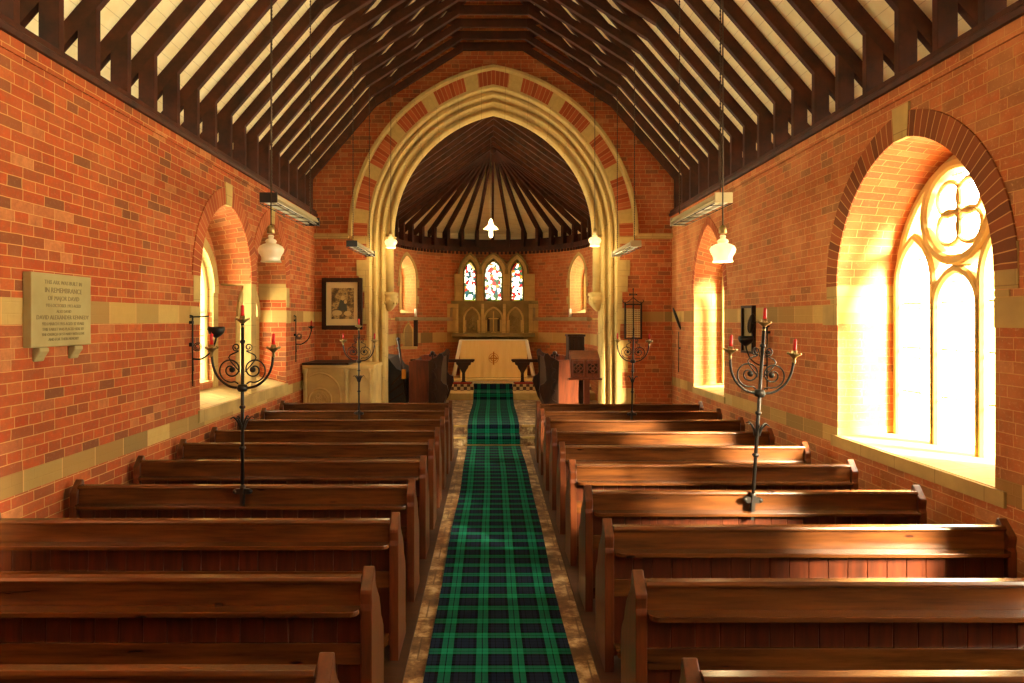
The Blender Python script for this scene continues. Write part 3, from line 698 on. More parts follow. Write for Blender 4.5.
# ------------------------------------------------------------------ pews
def pew_proto(x0, x1, label):
    t = empty('pew', (0, 0, 0), label, 'pew', None)
    a, b = x0+.055, x1-.055; cx = (x0+x1)/2; a -= 0; 
    mb = MB(); n = int((b-a)/.115); w = (b-a)/n                      # matchboard back
    for k in range(n): mb.prism([(a+k*w+.0005, .0065), (a+k*w+.004, .003), (a+(k+1)*w-.004, .003), (a+(k+1)*w-.0005, .0065), (a+(k+1)*w-.001, .03), (a+k*w+.001, .03)], 'z', .10, .735)
    mb.build('back_panel', 'pew_panel', t)
    MB().prism([(.0, .735), (.0, .845), (.03, .845), (.03, .735)], 'x', a, b).build('back_rail', 'pew', t, .003)
    MB().prism([(-.015, .845), (-.018, .858), (-.010, .872), (.036, .872), (.045, .858), (.042, .845)], 'x', a, b).build('top_cap', 'pew', t, .003)
    r = .05; pr = [(a, 0.0), (b, 0.0)]
    pr += [(b-r+r*math.cos(q), -.085+r-r*math.sin(q)) for q in [k*PI/12 for k in range(7)]]
    pr += [(a+r-r*math.cos(q), -.085+r-r*math.sin(q)) for q in [k*PI/12 for k in range(6, -1, -1)]]
    MB().prism(pr, 'z', .712, .737).build('book_ledge', 'pew', t, .004)
    mb = MB(); mb.box(a, b, -.016, .003, .46, .56); mb.build('lower_rail', 'pew', t, .003)
    MB().box(a, b, .03, .37, .42, .45).build('seat', 'pew', t, .006)
    MB().box(a, b, -.15, -.02, .16, .185).box(a+.3, a+.34, -.14, -.03, 0, .16).box(b-.34, b-.3, -.14, -.03, 0, .16).build('kneeling_rail', 'pew', t, .004)
    pe = [(-.028, 0), (-.028, .72), (-.02, .75), (-.028, .80), (-.026, .818), (.055, .905), (.068, .90), (.078, .86), (.082, .83), (.105, .79), (.15, .745), (.20, .70), (.235, .64),
          (.26, .58), (.30, .54), (.33, .50), (.34, .44), (.34, .10), (.36, .08), (.36, 0)]
    for xa in (x0, x1-.055): MB().prism(pe, 'x', xa, xa+.055).build('end_panel', 'pew_end', t, .006)
    return t
ORD = ['first', 'second', 'third', 'fourth', 'fifth', 'sixth', 'seventh', 'eighth', 'ninth', 'tenth', 'eleventh', 'twelfth', 'thirteenth', 'fourteenth', 'fifteenth',
       'sixteenth', 'seventeenth', 'eighteenth', 'nineteenth', 'twentieth', 'twenty-first', 'twenty-second', 'twenty-third']
rowsL = [2.39, 3.25, 4.18, 5.05, 5.95, 6.78, 7.56, 8.38, 9.22, 10.06]
rowsR = [2.35, 3.20, 4.05, 4.88, 5.78, 6.63, 7.47, 8.33, 9.15, 9.95]
for side, rows, xa, xb in (('left', rowsL, -3.11, -.56), ('right', rowsR, .68, 3.12)):
    pr_ = pew_proto(xa, xb, '')
    for k, y in enumerate(rows):
        o = pr_ if k == 0 else copy_tree(pr_)
        o.location = (0, y, 0)
        where = 'nearest the viewer' if k == 0 else ('nearest the chancel arch' if k == 9 else '%s back from the chancel' % ORD[9-k])
        look = 'dark varnished' if side == 'left' else 'reddish varnished'
        tag(o, '%s pine pew %s of the aisle, %s' % (look, side, where), 'pew', 'pews %s of the aisle' % side)

# ------------------------------------------------------------------ nave roof
SLOPE = 1.158; nrm = math.hypot(1, SLOPE); ang = math.atan(SLOPE)
HWL = XC-XL
def truss_proto(half, zpost0, zpost1, tl, brace, dx=.15, dep=.13, th=.064):
    """slopes: tl; brace: None or ((x,z),(x,z)) underside line of the lower members, relative to centre"""
    t = empty('roof_truss', (0, 0, 0), None, 'roof truss')
    apex = zpost1+half*tl; nn = math.hypot(1, tl)
    for s in (-1, 1):
        ex_ = half+.42
        pl = [(s*ex_, apex-ex_*tl), (0, apex), (0, apex+dep*nn), (s*ex_, apex-ex_*tl+dep*nn)]
        MB().prism(pl, 'y', -th/2, th/2).build('rafter', 'beam', t, .004)
        MB().prism([(s*half, zpost0), (s*half, zpost1+.02), (s*(half+dx), zpost1-dx*tl+.02), (s*(half+dx), zpost0)], 'y', -th/2, th/2).build('ashlar_post', 'beam', t, .004)
        if brace:
            (x1, z1), (x2, z2) = brace; x1 *= s; x2 *= s; dz = .12
            MB().prism([(x1, z1), (x2, z2), (x2, z2+dz), (x1+s*.02, z1+dz)], 'y', -th/2-.008, th/2+.008).build('brace', 'beam', t, .004)
    if brace:
        x2, z2 = brace[1]; MB().prism([(-x2-.3, z2+.10), (-x2, z2), (x2, z2), (x2+.3, z2+.10), (x2+.3, z2+.14), (-x2-.3, z2+.14)], 'y', -th/2+.004, th/2-.004).build('collar', 'beam', t, .004)
    return t
pr_ = truss_proto(3.23, 4.07, 4.61, SLOPE, ((2.09, 5.93), (.54, 6.91)))
ys = []; y = 12.14
while y > 2.9: ys.append(y); y -= .474
for k, y in enumerate(ys):
    o = pr_ if k == 0 else copy_tree(pr_); o.location = (XC, y, 0)
    tag(o, 'dark timber nave roof truss, %s out from the chancel arch wall' % ORD[k], 'roof truss', 'nave roof trusses')
for s, nm in ((-1, 'left'), (1, 'right')):
    xw = XL if s < 0 else XR
    mb = MB().prism([(xw-s*.05, ZP), (xw-s*.06, ZP+.04), (xw-s*.035, ZP+.06), (xw-s*.035, ZP+.10), (xw+s*.6, ZP+.10), (xw+s*.6, ZP)], 'y', YW, YE-.002)
    struct(mb.build('trim_%s' % nm, 'beam'), 'dark moulded timber wall plate along the top of the %s wall' % nm, 'wall plate')
    mb = MB().box(xw, xw-s*.018, YW, YE-.002, ZP-.10, ZP-.001)
    mb.build('corbel_course', 'brick' if s < 0 else 'brick_right', bpy.data.objects['wall_%s' % nm])
    # painted boards
    d = .132*nrm; e = 3.23+.62; zr = 4.61+3.23*SLOPE+d
    mb = MB(); y0, y1 = YW-.5, YE+.5; lx = e*nrm
    q = [(XC, y0, zr), (XC, y1, zr), (XC+s*e, y1, zr-e*SLOPE), (XC+s*e, y0, zr-e*SLOPE)]
    mb.face(q, [(y0, 0), (y1, 0), (y1, lx), (y0, lx)]); mb.face([(a, b, c+.05) for a, b, c in q][::-1], [(y0, lx), (y1, lx), (y1, 0), (y0, 0)])
    struct(mb.build('ceiling_%s' % nm, 'boards', merge=False), 'cream painted boards of the %s nave roof slope' % nm, 'ceiling')

# ------------------------------------------------------------------ chancel roof and apse cone
TLc = (6.07-4.45)/CR
pr_ = truss_proto(CR, 4.02, 4.45, TLc, None, .12, .14, .06)
k = 0; y = 13.0
while y < 15.65:
    o = pr_ if k == 0 else copy_tree(pr_); o.name = 'chancel_truss'; o.location = (CC, y, 0)
    tag(o, 'dark chancel roof truss beyond the arch, %s from the arch' % ORD[k], 'roof truss', 'chancel roof trusses'); y += .42; k += 1
nn = math.hypot(1, TLc); zc = 6.07+.14*nn; e = CR+.5
mb = MB()
for s in (-1, 1):
    q = [(CC, 12.8, zc), (CC, CY, zc), (CC+s*e, CY, zc-e*TLc), (CC+s*e, 12.8, zc-e*TLc)]; mb.face(q, [(12.8, 0), (CY, 0), (CY, e*nn), (12.8, e*nn)])
    x3 = CC+s*(CR+.3); mb.face([(x3, 12.8, 3.94), (x3, CY, 3.94), (x3, CY, zc-(CR+.3)*TLc), (x3, 12.8, zc-(CR+.3)*TLc)])
struct(mb.build('ceiling_chancel', 'boards', merge=False), 'painted boards of the chancel roof in shadow', 'ceiling')
mb = MB(); N = 36; zlo = zc-(CR+.62)*TLc; e2 = CR+.62
bk = MB()
for i in range(N):
    a, b = PI*i/N, PI*(i+1)/N
    bk.face([(CC+(CR+.13)*math.cos(q), CY+(CR+.13)*math.sin(q), z_) for q, z_ in ((a, 3.96), (b, 3.96), (b, 4.24), (a, 4.24))])
    mb.face([(CC, CY, zc), (CC+e2*math.cos(a), CY+e2*math.sin(a), zlo), (CC+e2*math.cos(b), CY+e2*math.sin(b), zlo)])
    mb.face([(CC+(CR+.3)*math.cos(a), CY+(CR+.3)*math.sin(a), 3.94), (CC+(CR+.3)*math.cos(b), CY+(CR+.3)*math.sin(b), 3.94), (CC+(CR+.3)*math.cos(b), CY+(CR+.3)*math.sin(b), zc-(CR+.3)*TLc), (CC+(CR+.3)*math.cos(a), CY+(CR+.3)*math.sin(a), zc-(CR+.3)*TLc)])
struct(mb.build('ceiling_apse', 'boards'), 'cream painted cone of boards over the apse', 'ceiling')
bk.build('shadow_band', 'beam', bpy.data.objects['ceiling_apse'])  # dark band behind the posts, put in for the shade between them
t0 = empty('apse_rib', (CC, CY, 0), None, 'roof rib')
ex_ = CR+.35
MB().prism([(.0, 6.07), (ex_, 6.07-ex_*TLc), (ex_, 6.07-ex_*TLc+.14*nn), (.0, 6.07+.14*nn)], 'y', -.03, .03).build('rafter', 'beam', t0, .004)
MB().prism([(CR-.02, 4.02), (CR-.02, 4.47), (CR+.11, 4.40), (CR+.11, 4.02)], 'y', -.04, .04).build('ashlar_post', 'beam', t0, .004)
NR = 19
for i in range(NR):
    o = t0 if i == 0 else copy_tree(t0); o.rotation_euler.z = PI-PI*(i+.0)/(NR-1)
    tag(o, 'dark rib of the apse cone roof, %s counting from the left' % ORD[i], 'roof rib', 'ribs of the apse roof')
tag(MB().lathe([(.02, 5.93), (.07, 5.97), (.09, 6.04), (.06, 6.12)], (CC, CY, 0), 12).build('roof_boss', 'beam'), 'small dark wooden boss where the apse ribs meet', 'roof boss')

# ------------------------------------------------------------------ hanging lights
def batten(x, y0, ztop1, ztop2, label):
    t = empty('fluorescent_light', (x, y0, 3.20), label, 'light fitting', 'hanging fluorescent battens'); L = 1.5
    MB().prism([(-.075, 0), (-.05, .05), (.05, .05), (.075, 0), (.07, -.004), (.0, .012), (-.07, -.004)], 'y', 0, L).build('reflector', 'metal_white', t)
    for ya in (-.02, L): MB().box(-.08, .08, ya, ya+.02, -.04, .052).build('end_plate', 'black' if x < 0 else 'metal_white', t, .004)
    for s in (-1, 1): MB().tube([(s*.04, .02, -.025), (s*.04, L-.02, -.025)], .014, 10).build('lamp_tube', 'tube', t)
    mb = MB()
    for s in (-1, 1): mb.tube([(s*.08, 0, -.045), (s*.08, L, -.045)], .004, 6)
    for k in range(6): yy = L*(k+.5)/6; mb.tube([(-.08, yy, -.045), (.08, yy, -.045)], .004, 6)
    mb.build('wire_guard', 'black', t)
    for yy, zt in ((.08, ztop1), (L-.08, ztop2)):
        mb = MB(); z = .05; pr = []
        while z < zt-3.20: pr += [(.004, z), (.009, z+.015), (.004, z+.03)]; z += .034
        mb.lathe(pr, (0, yy, 0), 6); mb.build('chain', 'wire', t)
batten(-2.0, 6.15, 5.98, 5.98, 'long fluorescent fitting hung on chains over left pews, nearer one')
batten(2.11, 6.15, 5.98, 5.98, 'long fluorescent fitting hung on chains over right pews, nearer one')
batten(-2.0, 9.85, 5.98, 5.98, 'fluorescent fitting on chains over left pews, close to arch')
batten(2.11, 9.85, 5.98, 5.98, 'fluorescent fitting on chains over right pews, close to arch')
SH = [(r_*.9, z_*.92) for r_, z_ in [(.022, .15), (.03, .135), (.022, .118), (.048, .102), (.055, .086), (.042, .072), (.07, .062), (.108, .042), (.12, .014), (.112, -.018), (.092, -.055), (.086, -.08), (.098, -.105)]]
def pendant(x, y, z, ztop, label, lit):
    t = empty('pendant_lamp', (x, y, z), label, 'lamp', 'scalloped glass pendant lamps')
    MB().lathe(SH, (0, 0, 0), 24, 0, (.07, 6, .1)).build('lamp_shade', 'shade', t)
    MB().lathe([(.02, .22), (.03, .20), (.035, .155), (.03, .15)], (0, 0, 0), 12).build('lamp_holder', 'brass', t)
    MB().tube([(0, 0, .2), (0, 0, ztop-z)], .006, 6).build('cord', 'wire', t)
    MB().ball((0, 0, .0), .035, 12, 0, 1.3).build('bulb', 'bulb' if lit else 'tube', t)
pendant(-1.90, 5.9, 2.70, 5.98, 'white glass pendant lamp above the left pews', False)
pendant(2.02, 5.9, 2.70, 5.98, 'glowing glass pendant lamp before the tall right window', True)
pendant(-1.75, 12.0, 3.47, 6.15, 'small glowing pendant lamp at left jamb of the chancel arch', True)
pendant(1.85, 12.0, 3.50, 6.15, 'small glowing pendant lamp at right jamb of the chancel arch', True)
t = empty('ceiling_lamp', (.02, 14.6, 4.0), 'cone shaded lamp hanging centrally inside the chancel', 'lamp')
MB().lathe([(.02, .26), (.035, .22), (.05, .14), (.15, .06), (.155, .05)], (0, 0, 0), 20).build('lamp_shade', 'shade', t)
MB().lathe([(.03, .05), (.04, .0), (.042, -.10), (.02, -.13)], (0, 0, 0), 14).build('bulb', 'bulb', t)
MB().tube([(0, 0, .25), (0, 0, 2.0)], .005, 6).build('cord', 'wire', t)

# ------------------------------------------------------------------ candle stands
def spiral(cx, cz, r0, r1, a0, turns, n=40):
    return [(cx+(r0+(r1-r0)*k/n)*math.cos(a0+turns*2*PI*k/n), 0, cz+(r0+(r1-r0)*k/n)*math.sin(a0+turns*2*PI*k/n)) for k in range(n+1)]
def smooth(P, n=8):
    P = [Vector(p) for p in P]; Q = [P[0]]+P+[P[-1]]; out = []
    for i in range(1, len(Q)-2):
        for k in range(n):
            t = k/n; a, b, c, d = Q[i-1], Q[i], Q[i+1], Q[i+2]
            out.append(.5*((2*b)+(-a+c)*t+(2*a-5*b+4*c-d)*t*t+(-a+3*b-3*c+d)*t**3))
    return out+[P[-1]]
def candle_stand(loc, label, lean=0.0, metal='brass', scale=1.0, central=True):
    t = empty('candle_stand', loc, label, 'candle stand', 'iron candle stands fixed to the pews'); t.rotation_euler.y = lean; t.scale = (scale,)*3
    mb = MB().tube([(0, 0, -.12), (0, 0, 1.24)], .0125, 10)
    for z, r in ((.32, .024), (1.10, .02), (.62, .022)): mb.lathe([(.012, z-.015), (r, z-.006), (r, z+.006), (.012, z+.015)], (0, 0, 0), 12)
    mb.build('stem', 'iron', t)
    mb = MB().box(-.05, .05, -.012, .012, -.02, .02).ball((-.055, 0, 0), .018).ball((.055, 0, 0), .018).ball((0, 0, .03), .022); mb.box(-.012, .012, -.02, .02, -.14, .03); mb.build('clamp', 'iron', t)
    mb = MB()
    for k in range(6):
        a = 2*PI*k/6+.3; c, s = math.cos(a), math.sin(a)
        mb.tube(smooth([(c*.012, s*.012, .46), (c*.03, s*.03, .51), (c*.06, s*.06, .545), (c*.085, s*.085, .535)]), .011, 6, r1=.003)
    mb.build('leaf_collar', 'iron', t)
    mb = MB().lathe([(.001, -.03), (.03, -.025), (.042, 0), (.03, .025), (.001, .03)], (0, 0, .76), 14); mb.build('hub', 'iron', t)
    for s in (-1, 1):
        mb = MB().tube(smooth([(s*.02, 0, .76), (s*.10, 0, .775), (s*.175, 0, .835), (s*.215, 0, .92), (s*.228, 0, 1.03)], 7), .0095, 8); mb.build('arm', 'iron', t)
        mb = MB().tube(smooth([(s*.03, 0, .79)]+[(s*x, 0, z) for x, _, z in spiral(.085, .895, .095, .016, -1.9, 1.75, 36)], 3), .006, 6)
        mb.ball((s*.075, 0, .895), .022)
        mb.tube(smooth([(s*.02, 0, .88), (s*.10, 0, .985), (s*.03, 0, 1.03)]+[(s*x, 0, z) for x, _, z in spiral(.045, 1.06, .028, .008, -1.2, 1.3, 16)], 4), .005, 6)
        mb.build('scroll', 'iron', t)
        cup(t, (s*.228, 0, 1.03), metal)
    if central: cup(t, (0, 0, 1.24), metal)
    return t
def cup(t, c, metal):
    mb = MB().lathe([(.006, -.05), (.014, -.03), (.010, -.01), (.022, .005), (.046, .022), (.048, .03), (.02, .026), (.018, .05), (.012, .05)], c, 14)
    for k in range(6):
        a = 2*PI*k/6; mb.ball((c[0]+.046*math.cos(a), c[1]+.046*math.sin(a), c[2]+.028), .009, 6)
    mb.build('candle_cup', metal, t)
    MB().lathe([(.013, .04), (.012, .125), (.006, .13), (.0015, .131), (.0015, .142)], c, 12).build('candle', 'candle', t)
candle_stand((-1.82, 5.0, .84), 'tall dark iron candle stand on the nearer left pew')
candle_stand((1.87, 4.84, .82), 'leaning iron candle stand with silvery cups, nearer right pew', .065)
candle_stand((-1.77, 9.18, .84), 'smaller iron candle stand on a far left pew before cabinet', 0, scale=.93)
candle_stand((1.90, 9.11, .84), 'two-armed iron candle stand on far right pew', .02, scale=.93, central=False)

# ------------------------------------------------------------------ left wall: plaque, sconces
t = empty('memorial_plaque', (XL, 4.955, 2.17), 'pale inscribed stone plaque on two corbels on the left wall', 'plaque')
MB().box(0, .06, -.345, .345, -.26, .26).build('tablet', 'plaque', t, .008)
for s in (-1, 1): MB().prism([(0, -.262), (.055, -.262), (.06, -.29), (.03, -.33), (.02, -.36), (0, -.36)], 'y', s*.2-.05, s*.2+.05).build('corbel', 'plaque', t, .01)
def text(s_, size, loc, rot, name, mat, parent, depth=.002):
    cu = bpy.data.curves.new('t', 'FONT'); cu.body = s_; cu.size = size; cu.align_x = 'CENTER'; cu.extrude = depth; cu.resolution_u = 2
    o = bpy.data.objects.new('t', cu); COL.objects.link(o); bpy.context.view_layer.update()
    me = bpy.data.meshes.new_from_object(o.evaluated_get(bpy.context.evaluated_depsgraph_get())); bpy.data.objects.remove(o); bpy.data.curves.remove(cu)
    me.materials.clear(); me.materials.append(M[mat]); me.name = name
    q = bpy.data.objects.new(name, me); COL.objects.link(q); q.location = loc; q.rotation_euler = rot
    q.parent = parent; return q
M['incised'] = plain('incised_letters', srgb(118, 104, 66), 0.9, 0, 0.05)
lines = [('THIS ARK WAS BUILT IN', .040, .185), ('IN REMEMBRANCE', .052, .125), ('OF MAJOR DAVID', .046, .07), ('9TH OCTOBER 1913 AGED', .034, .022), ('ALSO DAVID', .030, -.018),
         ('DAVID ALEXANDER KENNEDY', .044, -.066), ('9TH MARCH 1915 AGED 32 YEARS', .032, -.108), ('THIS TABLET WAS PLACED HERE BY', .030, -.146), ('THE CHURCH OF ST MARY WITH LOVE', .028, -.182), ('AND FOR THEIR MEMORY', .030, -.218)]
for s_, z_, zz in lines: text(s_, z_*1.0, (.0605, .01, zz), (PI/2, 0, PI/2), 'inscription', 'incised', t, .0012)

def sconce(side, y, z, label, kind):
    s = 1 if side == 'left' else -1; x = XL if s > 0 else XR
    t = empty('wall_sconce', (x, y, z), label, 'sconce')
    mb = MB().tube([(s*.03, 0, -.44), (s*.03, 0, .28)], .009, 8); mb.tube([(s*.03, 0, .28), (s*.03, 0, .30), (0, 0, .31)], .009, 8)
    mb.box(0, s*.035, -.02, .02, -.02, .02); mb.box(0, s*.035, -.02, .02, .22, .25)
    if kind == 'hook': mb.tube([(s*-.0, 0, .29), (s*.20, 0, .30)], .008, 6)
    mb.build('back_bar', 'iron', t)
    mb = MB().tube(smooth([(s*.03, 0, -.15), (s*.12, 0, -.15), (s*.22, 0, -.08), (s*.27, 0, .03), (s*.28, 0, .10)]), .009, 8)
    mb.tube(smooth([(s*.04, 0, -.28)]+[(s*(.08+(.05-.0012*k)*math.cos(.5*k-PI)), 0, -.02+(.05-.0012*k)*math.sin(.5*k-PI)) for k in range(30)], 3), .005, 6)
    mb.build('arm', 'iron', t)
    if kind == 'candle': cup(t, (s*.28, 0, .10), 'iron')
    else:
        MB().lathe([(.01, .07), (.04, .09), (.075, .12), (.09, .16), (.085, .19), (.078, .16), (.03, .12), (.0, .115)], (s*.28, 0, 0), 16).build('oil_bowl', 'black', t)
        if kind == 'reflector':
            mb = MB().lathe([(.001, .0), (.05, .004), (.085, .014), (.09, .02), (.08, .018), (.001, .006)], (0, 0, 0), 18); mb.move(lambda p: Vector((s*.20-p.z*s*0+p.x*.55*s, .02+p.z, .34+p.y*1.2+p.x*-.5)))
            mb.build('reflector_disc', 'iron', t)
            MB().tube(smooth([(s*.03, 0, .1), (s*.04, 0, .3), (s*.12, 0, .36), (s*.20, .01, .34)]), .007, 6).build('reflector_stay', 'iron', t)
    return t
sconce('left', 7.18, 1.84, 'black iron wall bracket with oil bowl at the left recess', 'hook')
sconce('left', 11.0, 1.86, 'dark iron wall sconce with candle beside the cabinet', 'candle')
sconce('right', 8.0, 1.72, 'black iron bracket with bowl and reflector on right wall', 'reflector')
t = empty('wall_frame', (XR, 8.6, 1.98), 'narrow brown framed panel hanging on the right wall', 'picture')
mb = MB()
for a in (-.19, .16): mb.box(0, -.05, a, a+.03, -.30, .30)
for a in (-.30, .27): mb.box(0, -.05, -.19, .19, a, a+.03)
mb.build('frame', 'oak', t, .004); MB().box(0, -.02, -.16, .16, -.27, .27).build('panel', 'brass', t)
t = empty('wall_lamp_arm', (XR, 11.75, 1.9), 'dark leaf shaped iron fitting high on right wall by corner', 'wall fitting')
MB().tube([(-.03, 0, -.7), (-.03, 0, .0)], .008, 6).box(0, -.03, -.015, .015, -.3, -.27).build('rod', 'iron', t)
mb = MB().ball((0, 0, 0), .1, 12, 0, 2.0); mb.move(lambda p: Vector((-.06+p.x*.25+p.z*-.35, p.y*.5, .22+p.z))); mb.build('leaf_plate', 'iron', t)

# ------------------------------------------------------------------ arch wall: picture, cabinet, hymn board
sx = lambda px, D: (px-490)*D/680.0
sz = lambda py, D: 2.1-(py-320)*D/680.0
D = 12.26; px0, px1, pz0, pz1 = sx(322, D), sx(362.5, D), sz(329.5, D), sz(278, D)
t = empty('framed_picture', (0, 0, 0), 'dark framed sepia print of seated figure on the arch wall', 'picture'); fw = .075
mb = MB().box(px0, px0+fw, 12.23, 12.295, pz0, pz1).box(px1-fw, px1, 12.23, 12.295, pz0, pz1).box(px0+fw, px1-fw, 12.23, 12.295, pz0, pz0+fw).box(px0+fw, px1-fw, 12.23, 12.295, pz1-fw, pz1)
mb.build('frame', 'oak', t, .008); MB().box(px0+fw, px1-fw, 12.262, 12.29, pz0+fw, pz1-fw).build('mount', 'mat_card', t)
qx0, qx1, qz0, qz1 = sx(331.5, D), sx(354, D), sz(319, D), sz(288, D)
MB().box(qx0, qx1, 12.256, 12.262, qz0, qz1).build('print', 'print', t)
cx, cz = (qx0+qx1)/2, (qz0+qz1)/2
def disc(mb, x, z, rx, rz, y, n=16): mb.prism([(x+rx*math.cos(2*PI*k/n), z+rz*math.sin(2*PI*k/n)) for k in range(n)], 'y', y-.001, y)
M['fig_light'] = plain('print_light_tone', srgb(206, 184, 124), 0.5, 0, 0.3); M['fig_mid'] = plain('print_mid_tone', srgb(70, 78, 66), 0.5, 0, 0.4)
mb = MB(); disc(mb, cx, cz+.10, .035, .045, 12.255); disc(mb, cx+.05, cz+.03, .028, .035, 12.254); disc(mb, cx-.10, cz-.17, .09, .05, 12.255); disc(mb, cx+.09, cz-.18, .07, .045, 12.254); mb.build('pale_figure', 'fig_light', t)
mb = MB(); mb.prism([(cx-.09, cz-.13), (cx+.08, cz-.13), (cx+.07, cz+.02), (cx+.02, cz+.07), (cx-.05, cz+.06)], 'y', 12.2545, 12.2555); mb.build('dark_robe', 'fig_mid', t)

t = empty('stone_side_altar', (0, 0, 0), 'pale carved stone chest with roundel in the left corner', 'chest')
xa, xb, zt = -3.14, sx(373, 11.38), sz(365, 11.38)
mb = MB().box(xa, xb, 11.42, 12.28, 0, zt-.04)
for x, y_ in ((xa+.03, 0), (sx(346, 11.39), 0), (xb-.04, 0)): mb.lathe([(.04, 0+.04), (.045, 0+.08), (.03, 0+.11), (.03, zt-.16), (.045, zt-.12), (.05, zt-.06)], (x+.01, 11.39, 0), 12)
mb.box(xa, xb, 11.345, 12.28, 0, 0+.05); mb.build('body', 'stone_smooth', t, .006)
MB().box(xa-.0, xb+.02, 11.35, 12.28, zt-.06, zt).build('moulded_edge', 'stone_smooth', t, .012)
MB().box(xa-.0, sx(349, 11.38), 11.34, 12.28, zt, zt+.035).build('dark_top', 'oak', t, .006)
x = sx(320, 11.41); zz = sz(400, 11.41)
mb = MB(); sweep2(mb, lambda u, z, d: (u, 11.42+d, z), circ(x, zz, .19), .035, -.03, .01, True); sweep2(mb, lambda u, z, d: (u, 11.42+d, z), circ(x, zz, .13), .02, -.02, .01, True)
for k in range(6): sweep2(mb, lambda u, z, d: (u, 11.42+d, z), circ(x+.06*math.cos(k*PI/3), zz+.06*math.sin(k*PI/3), .045, 12), .014, -.015, .01, True, .004)
sweep2(mb, lambda u, z, d: (u, 11.42+d, z), lancet(x, .34, 0+.06, zt-.5, .36), .03, -.03, .01); sweep2(mb, lambda u, z, d: (u, 11.42+d, z), lancet((sx(346, 11.39)+xb)/2, .17, 0+.06, zt-.4, .22), .025, -.03, .01)
mb.build('carved_panel', 'stone_smooth', t)

t = empty('hymn_board', (0, 0, 0), 'pierced iron hymn board with curled crest on right arch wall', 'hymn board')
x0, x1, z0, z1 = sx(624.5, D), sx(642, D), sz(338, D), sz(304, D)
mb = MB().box(x0, x0+.025, 12.245, 12.278, z0-.02, z1+.03).box(x1-.025, x1, 12.245, 12.278, z0-.02, z1+.03).box(x0, x1, 12.245, 12.278, z1-.02, z1).box(x0, x1, 12.245, 12.278, z0-.02, z0).box((x0+x1)/2-.01, (x0+x1)/2+.01, 12.245, 12.278, z0, z1)
mb.build('frame', 'iron', t)
mb = MB(); nx, nz = 8, 15
for i in range(nx):
    for j in range(nz):
        u = x0+.035+(x1-x0-.07)*(i+.5)/nx; w_ = z0+.01+(z1-z0-.10)*(j+.5)/nz
        if abs(u-(x0+x1)/2) > .014: mb.box(u-.012, u+.012, 12.252, 12.262, w_-.013+.004*(i % 2), w_+.010)
mb.build('pierced_panel', 'mat_card', t)
xm = (x0+x1)/2; mb = MB().tube([(xm, 12.26, z1), (xm, 12.26, z1+.26)], .008, 6).tube([(xm-.06, 12.26, z1+.17), (xm+.06, 12.26, z1+.17)], .007, 6)
for s in (-1, 1): mb.tube(smooth([(xm, 12.26, z1+.12), (xm+s*.08, 12.26, z1+.05), (xm+s*.15, 12.26, z1+.02), (xm+s*.19, 12.26, z1+.05), (xm+s*.17, 12.26, z1+.08)]), .007, 6); mb.ball((xm+s*.06, 12.26, z1+.17), .015)
mb.ball((xm, 12.26, z1+.27), .016); mb.build('crest', 'iron', t)

# ------------------------------------------------------------------ choir stalls, lectern, cupboard, organ corner
def stall(s, label):
    t = empty('choir_stall', (CC, 13.0, F1), label, 'choir stall', 'choir stalls'); L = 1.9
    X = lambda a: s*a
    MB().prism([(X(1.20), 0), (X(1.62), 0), (X(1.62), 1.00), (X(1.50), 1.04), (X(1.22), 1.03), (X(1.20), .95)], 'y', 0, .06).build('end_panel', 'redwood', t, .006)
    MB().prism([(X(1.20), 0), (X(1.62), 0), (X(1.62), 1.00), (X(1.50), 1.04), (X(1.22), 1.03), (X(1.20), .95)], 'y', L, L+.06).build('end_panel', 'redwood', t, .006)
    de = [(X(1.05), 0), (X(.98), .12), (X(.90), .36), (X(.86), .46), (X(.88), .56), (X(.96), .60), (X(1.00), .66), (X(.985), .90), (X(.95), 1.10), (X(.97), 1.16), (X(1.03), 1.17), (X(1.08), 1.10), (X(1.18), 1.06), (X(1.24), 1.02), (X(1.23), .60), (X(1.24), 0)]
    for y_ in (-.12, L): MB().prism(de, 'y', y_, y_+.07).build('desk_end', 'oak', t, .008)
    mb = MB().prism([(X(1.02), 1.0), (X(1.22), .94), (X(1.22), .97), (X(1.02), 1.03)], 'y', -.06, L); mb.build('book_slope', 'oak', t, .004)
    MB().box(X(1.02), X(1.06), -.06, L, .05, 1.0).build('desk_front', 'oak', t)
    MB().box(X(1.28), X(1.60), .06, L, .40, .44).build('seat', 'oak', t, .004); MB().box(X(1.57), X(1.61), .06, L, .1, .98).build('backrest', 'oak', t)
    mb = MB().tube([(X(1.16), -.085, 1.02), (X(1.16), -.085, 1.14)], .018, 8).ball((X(1.16), -.085, 1.17), .045).ball((X(1.11), -.085, 1.13), .028).ball((X(1.21), -.085, 1.13), .028); mb.build('finial', 'oak', t)
    # carved relief strips on the west face
    mb = MB()
    for k in range(4): mb.tube(smooth([(X(1.18), -.121, .25+.2*k), (X(1.10), -.125, .30+.2*k), (X(1.13), -.121, .40+.2*k), (X(1.18), -.121, .43+.2*k)]), .012, 6)
    mb.build('carving', 'oak', t)
stall(-1, 'carved dark choir stall left of the chancel carpet'); stall(1, 'carved dark choir stall right of the chancel carpet')

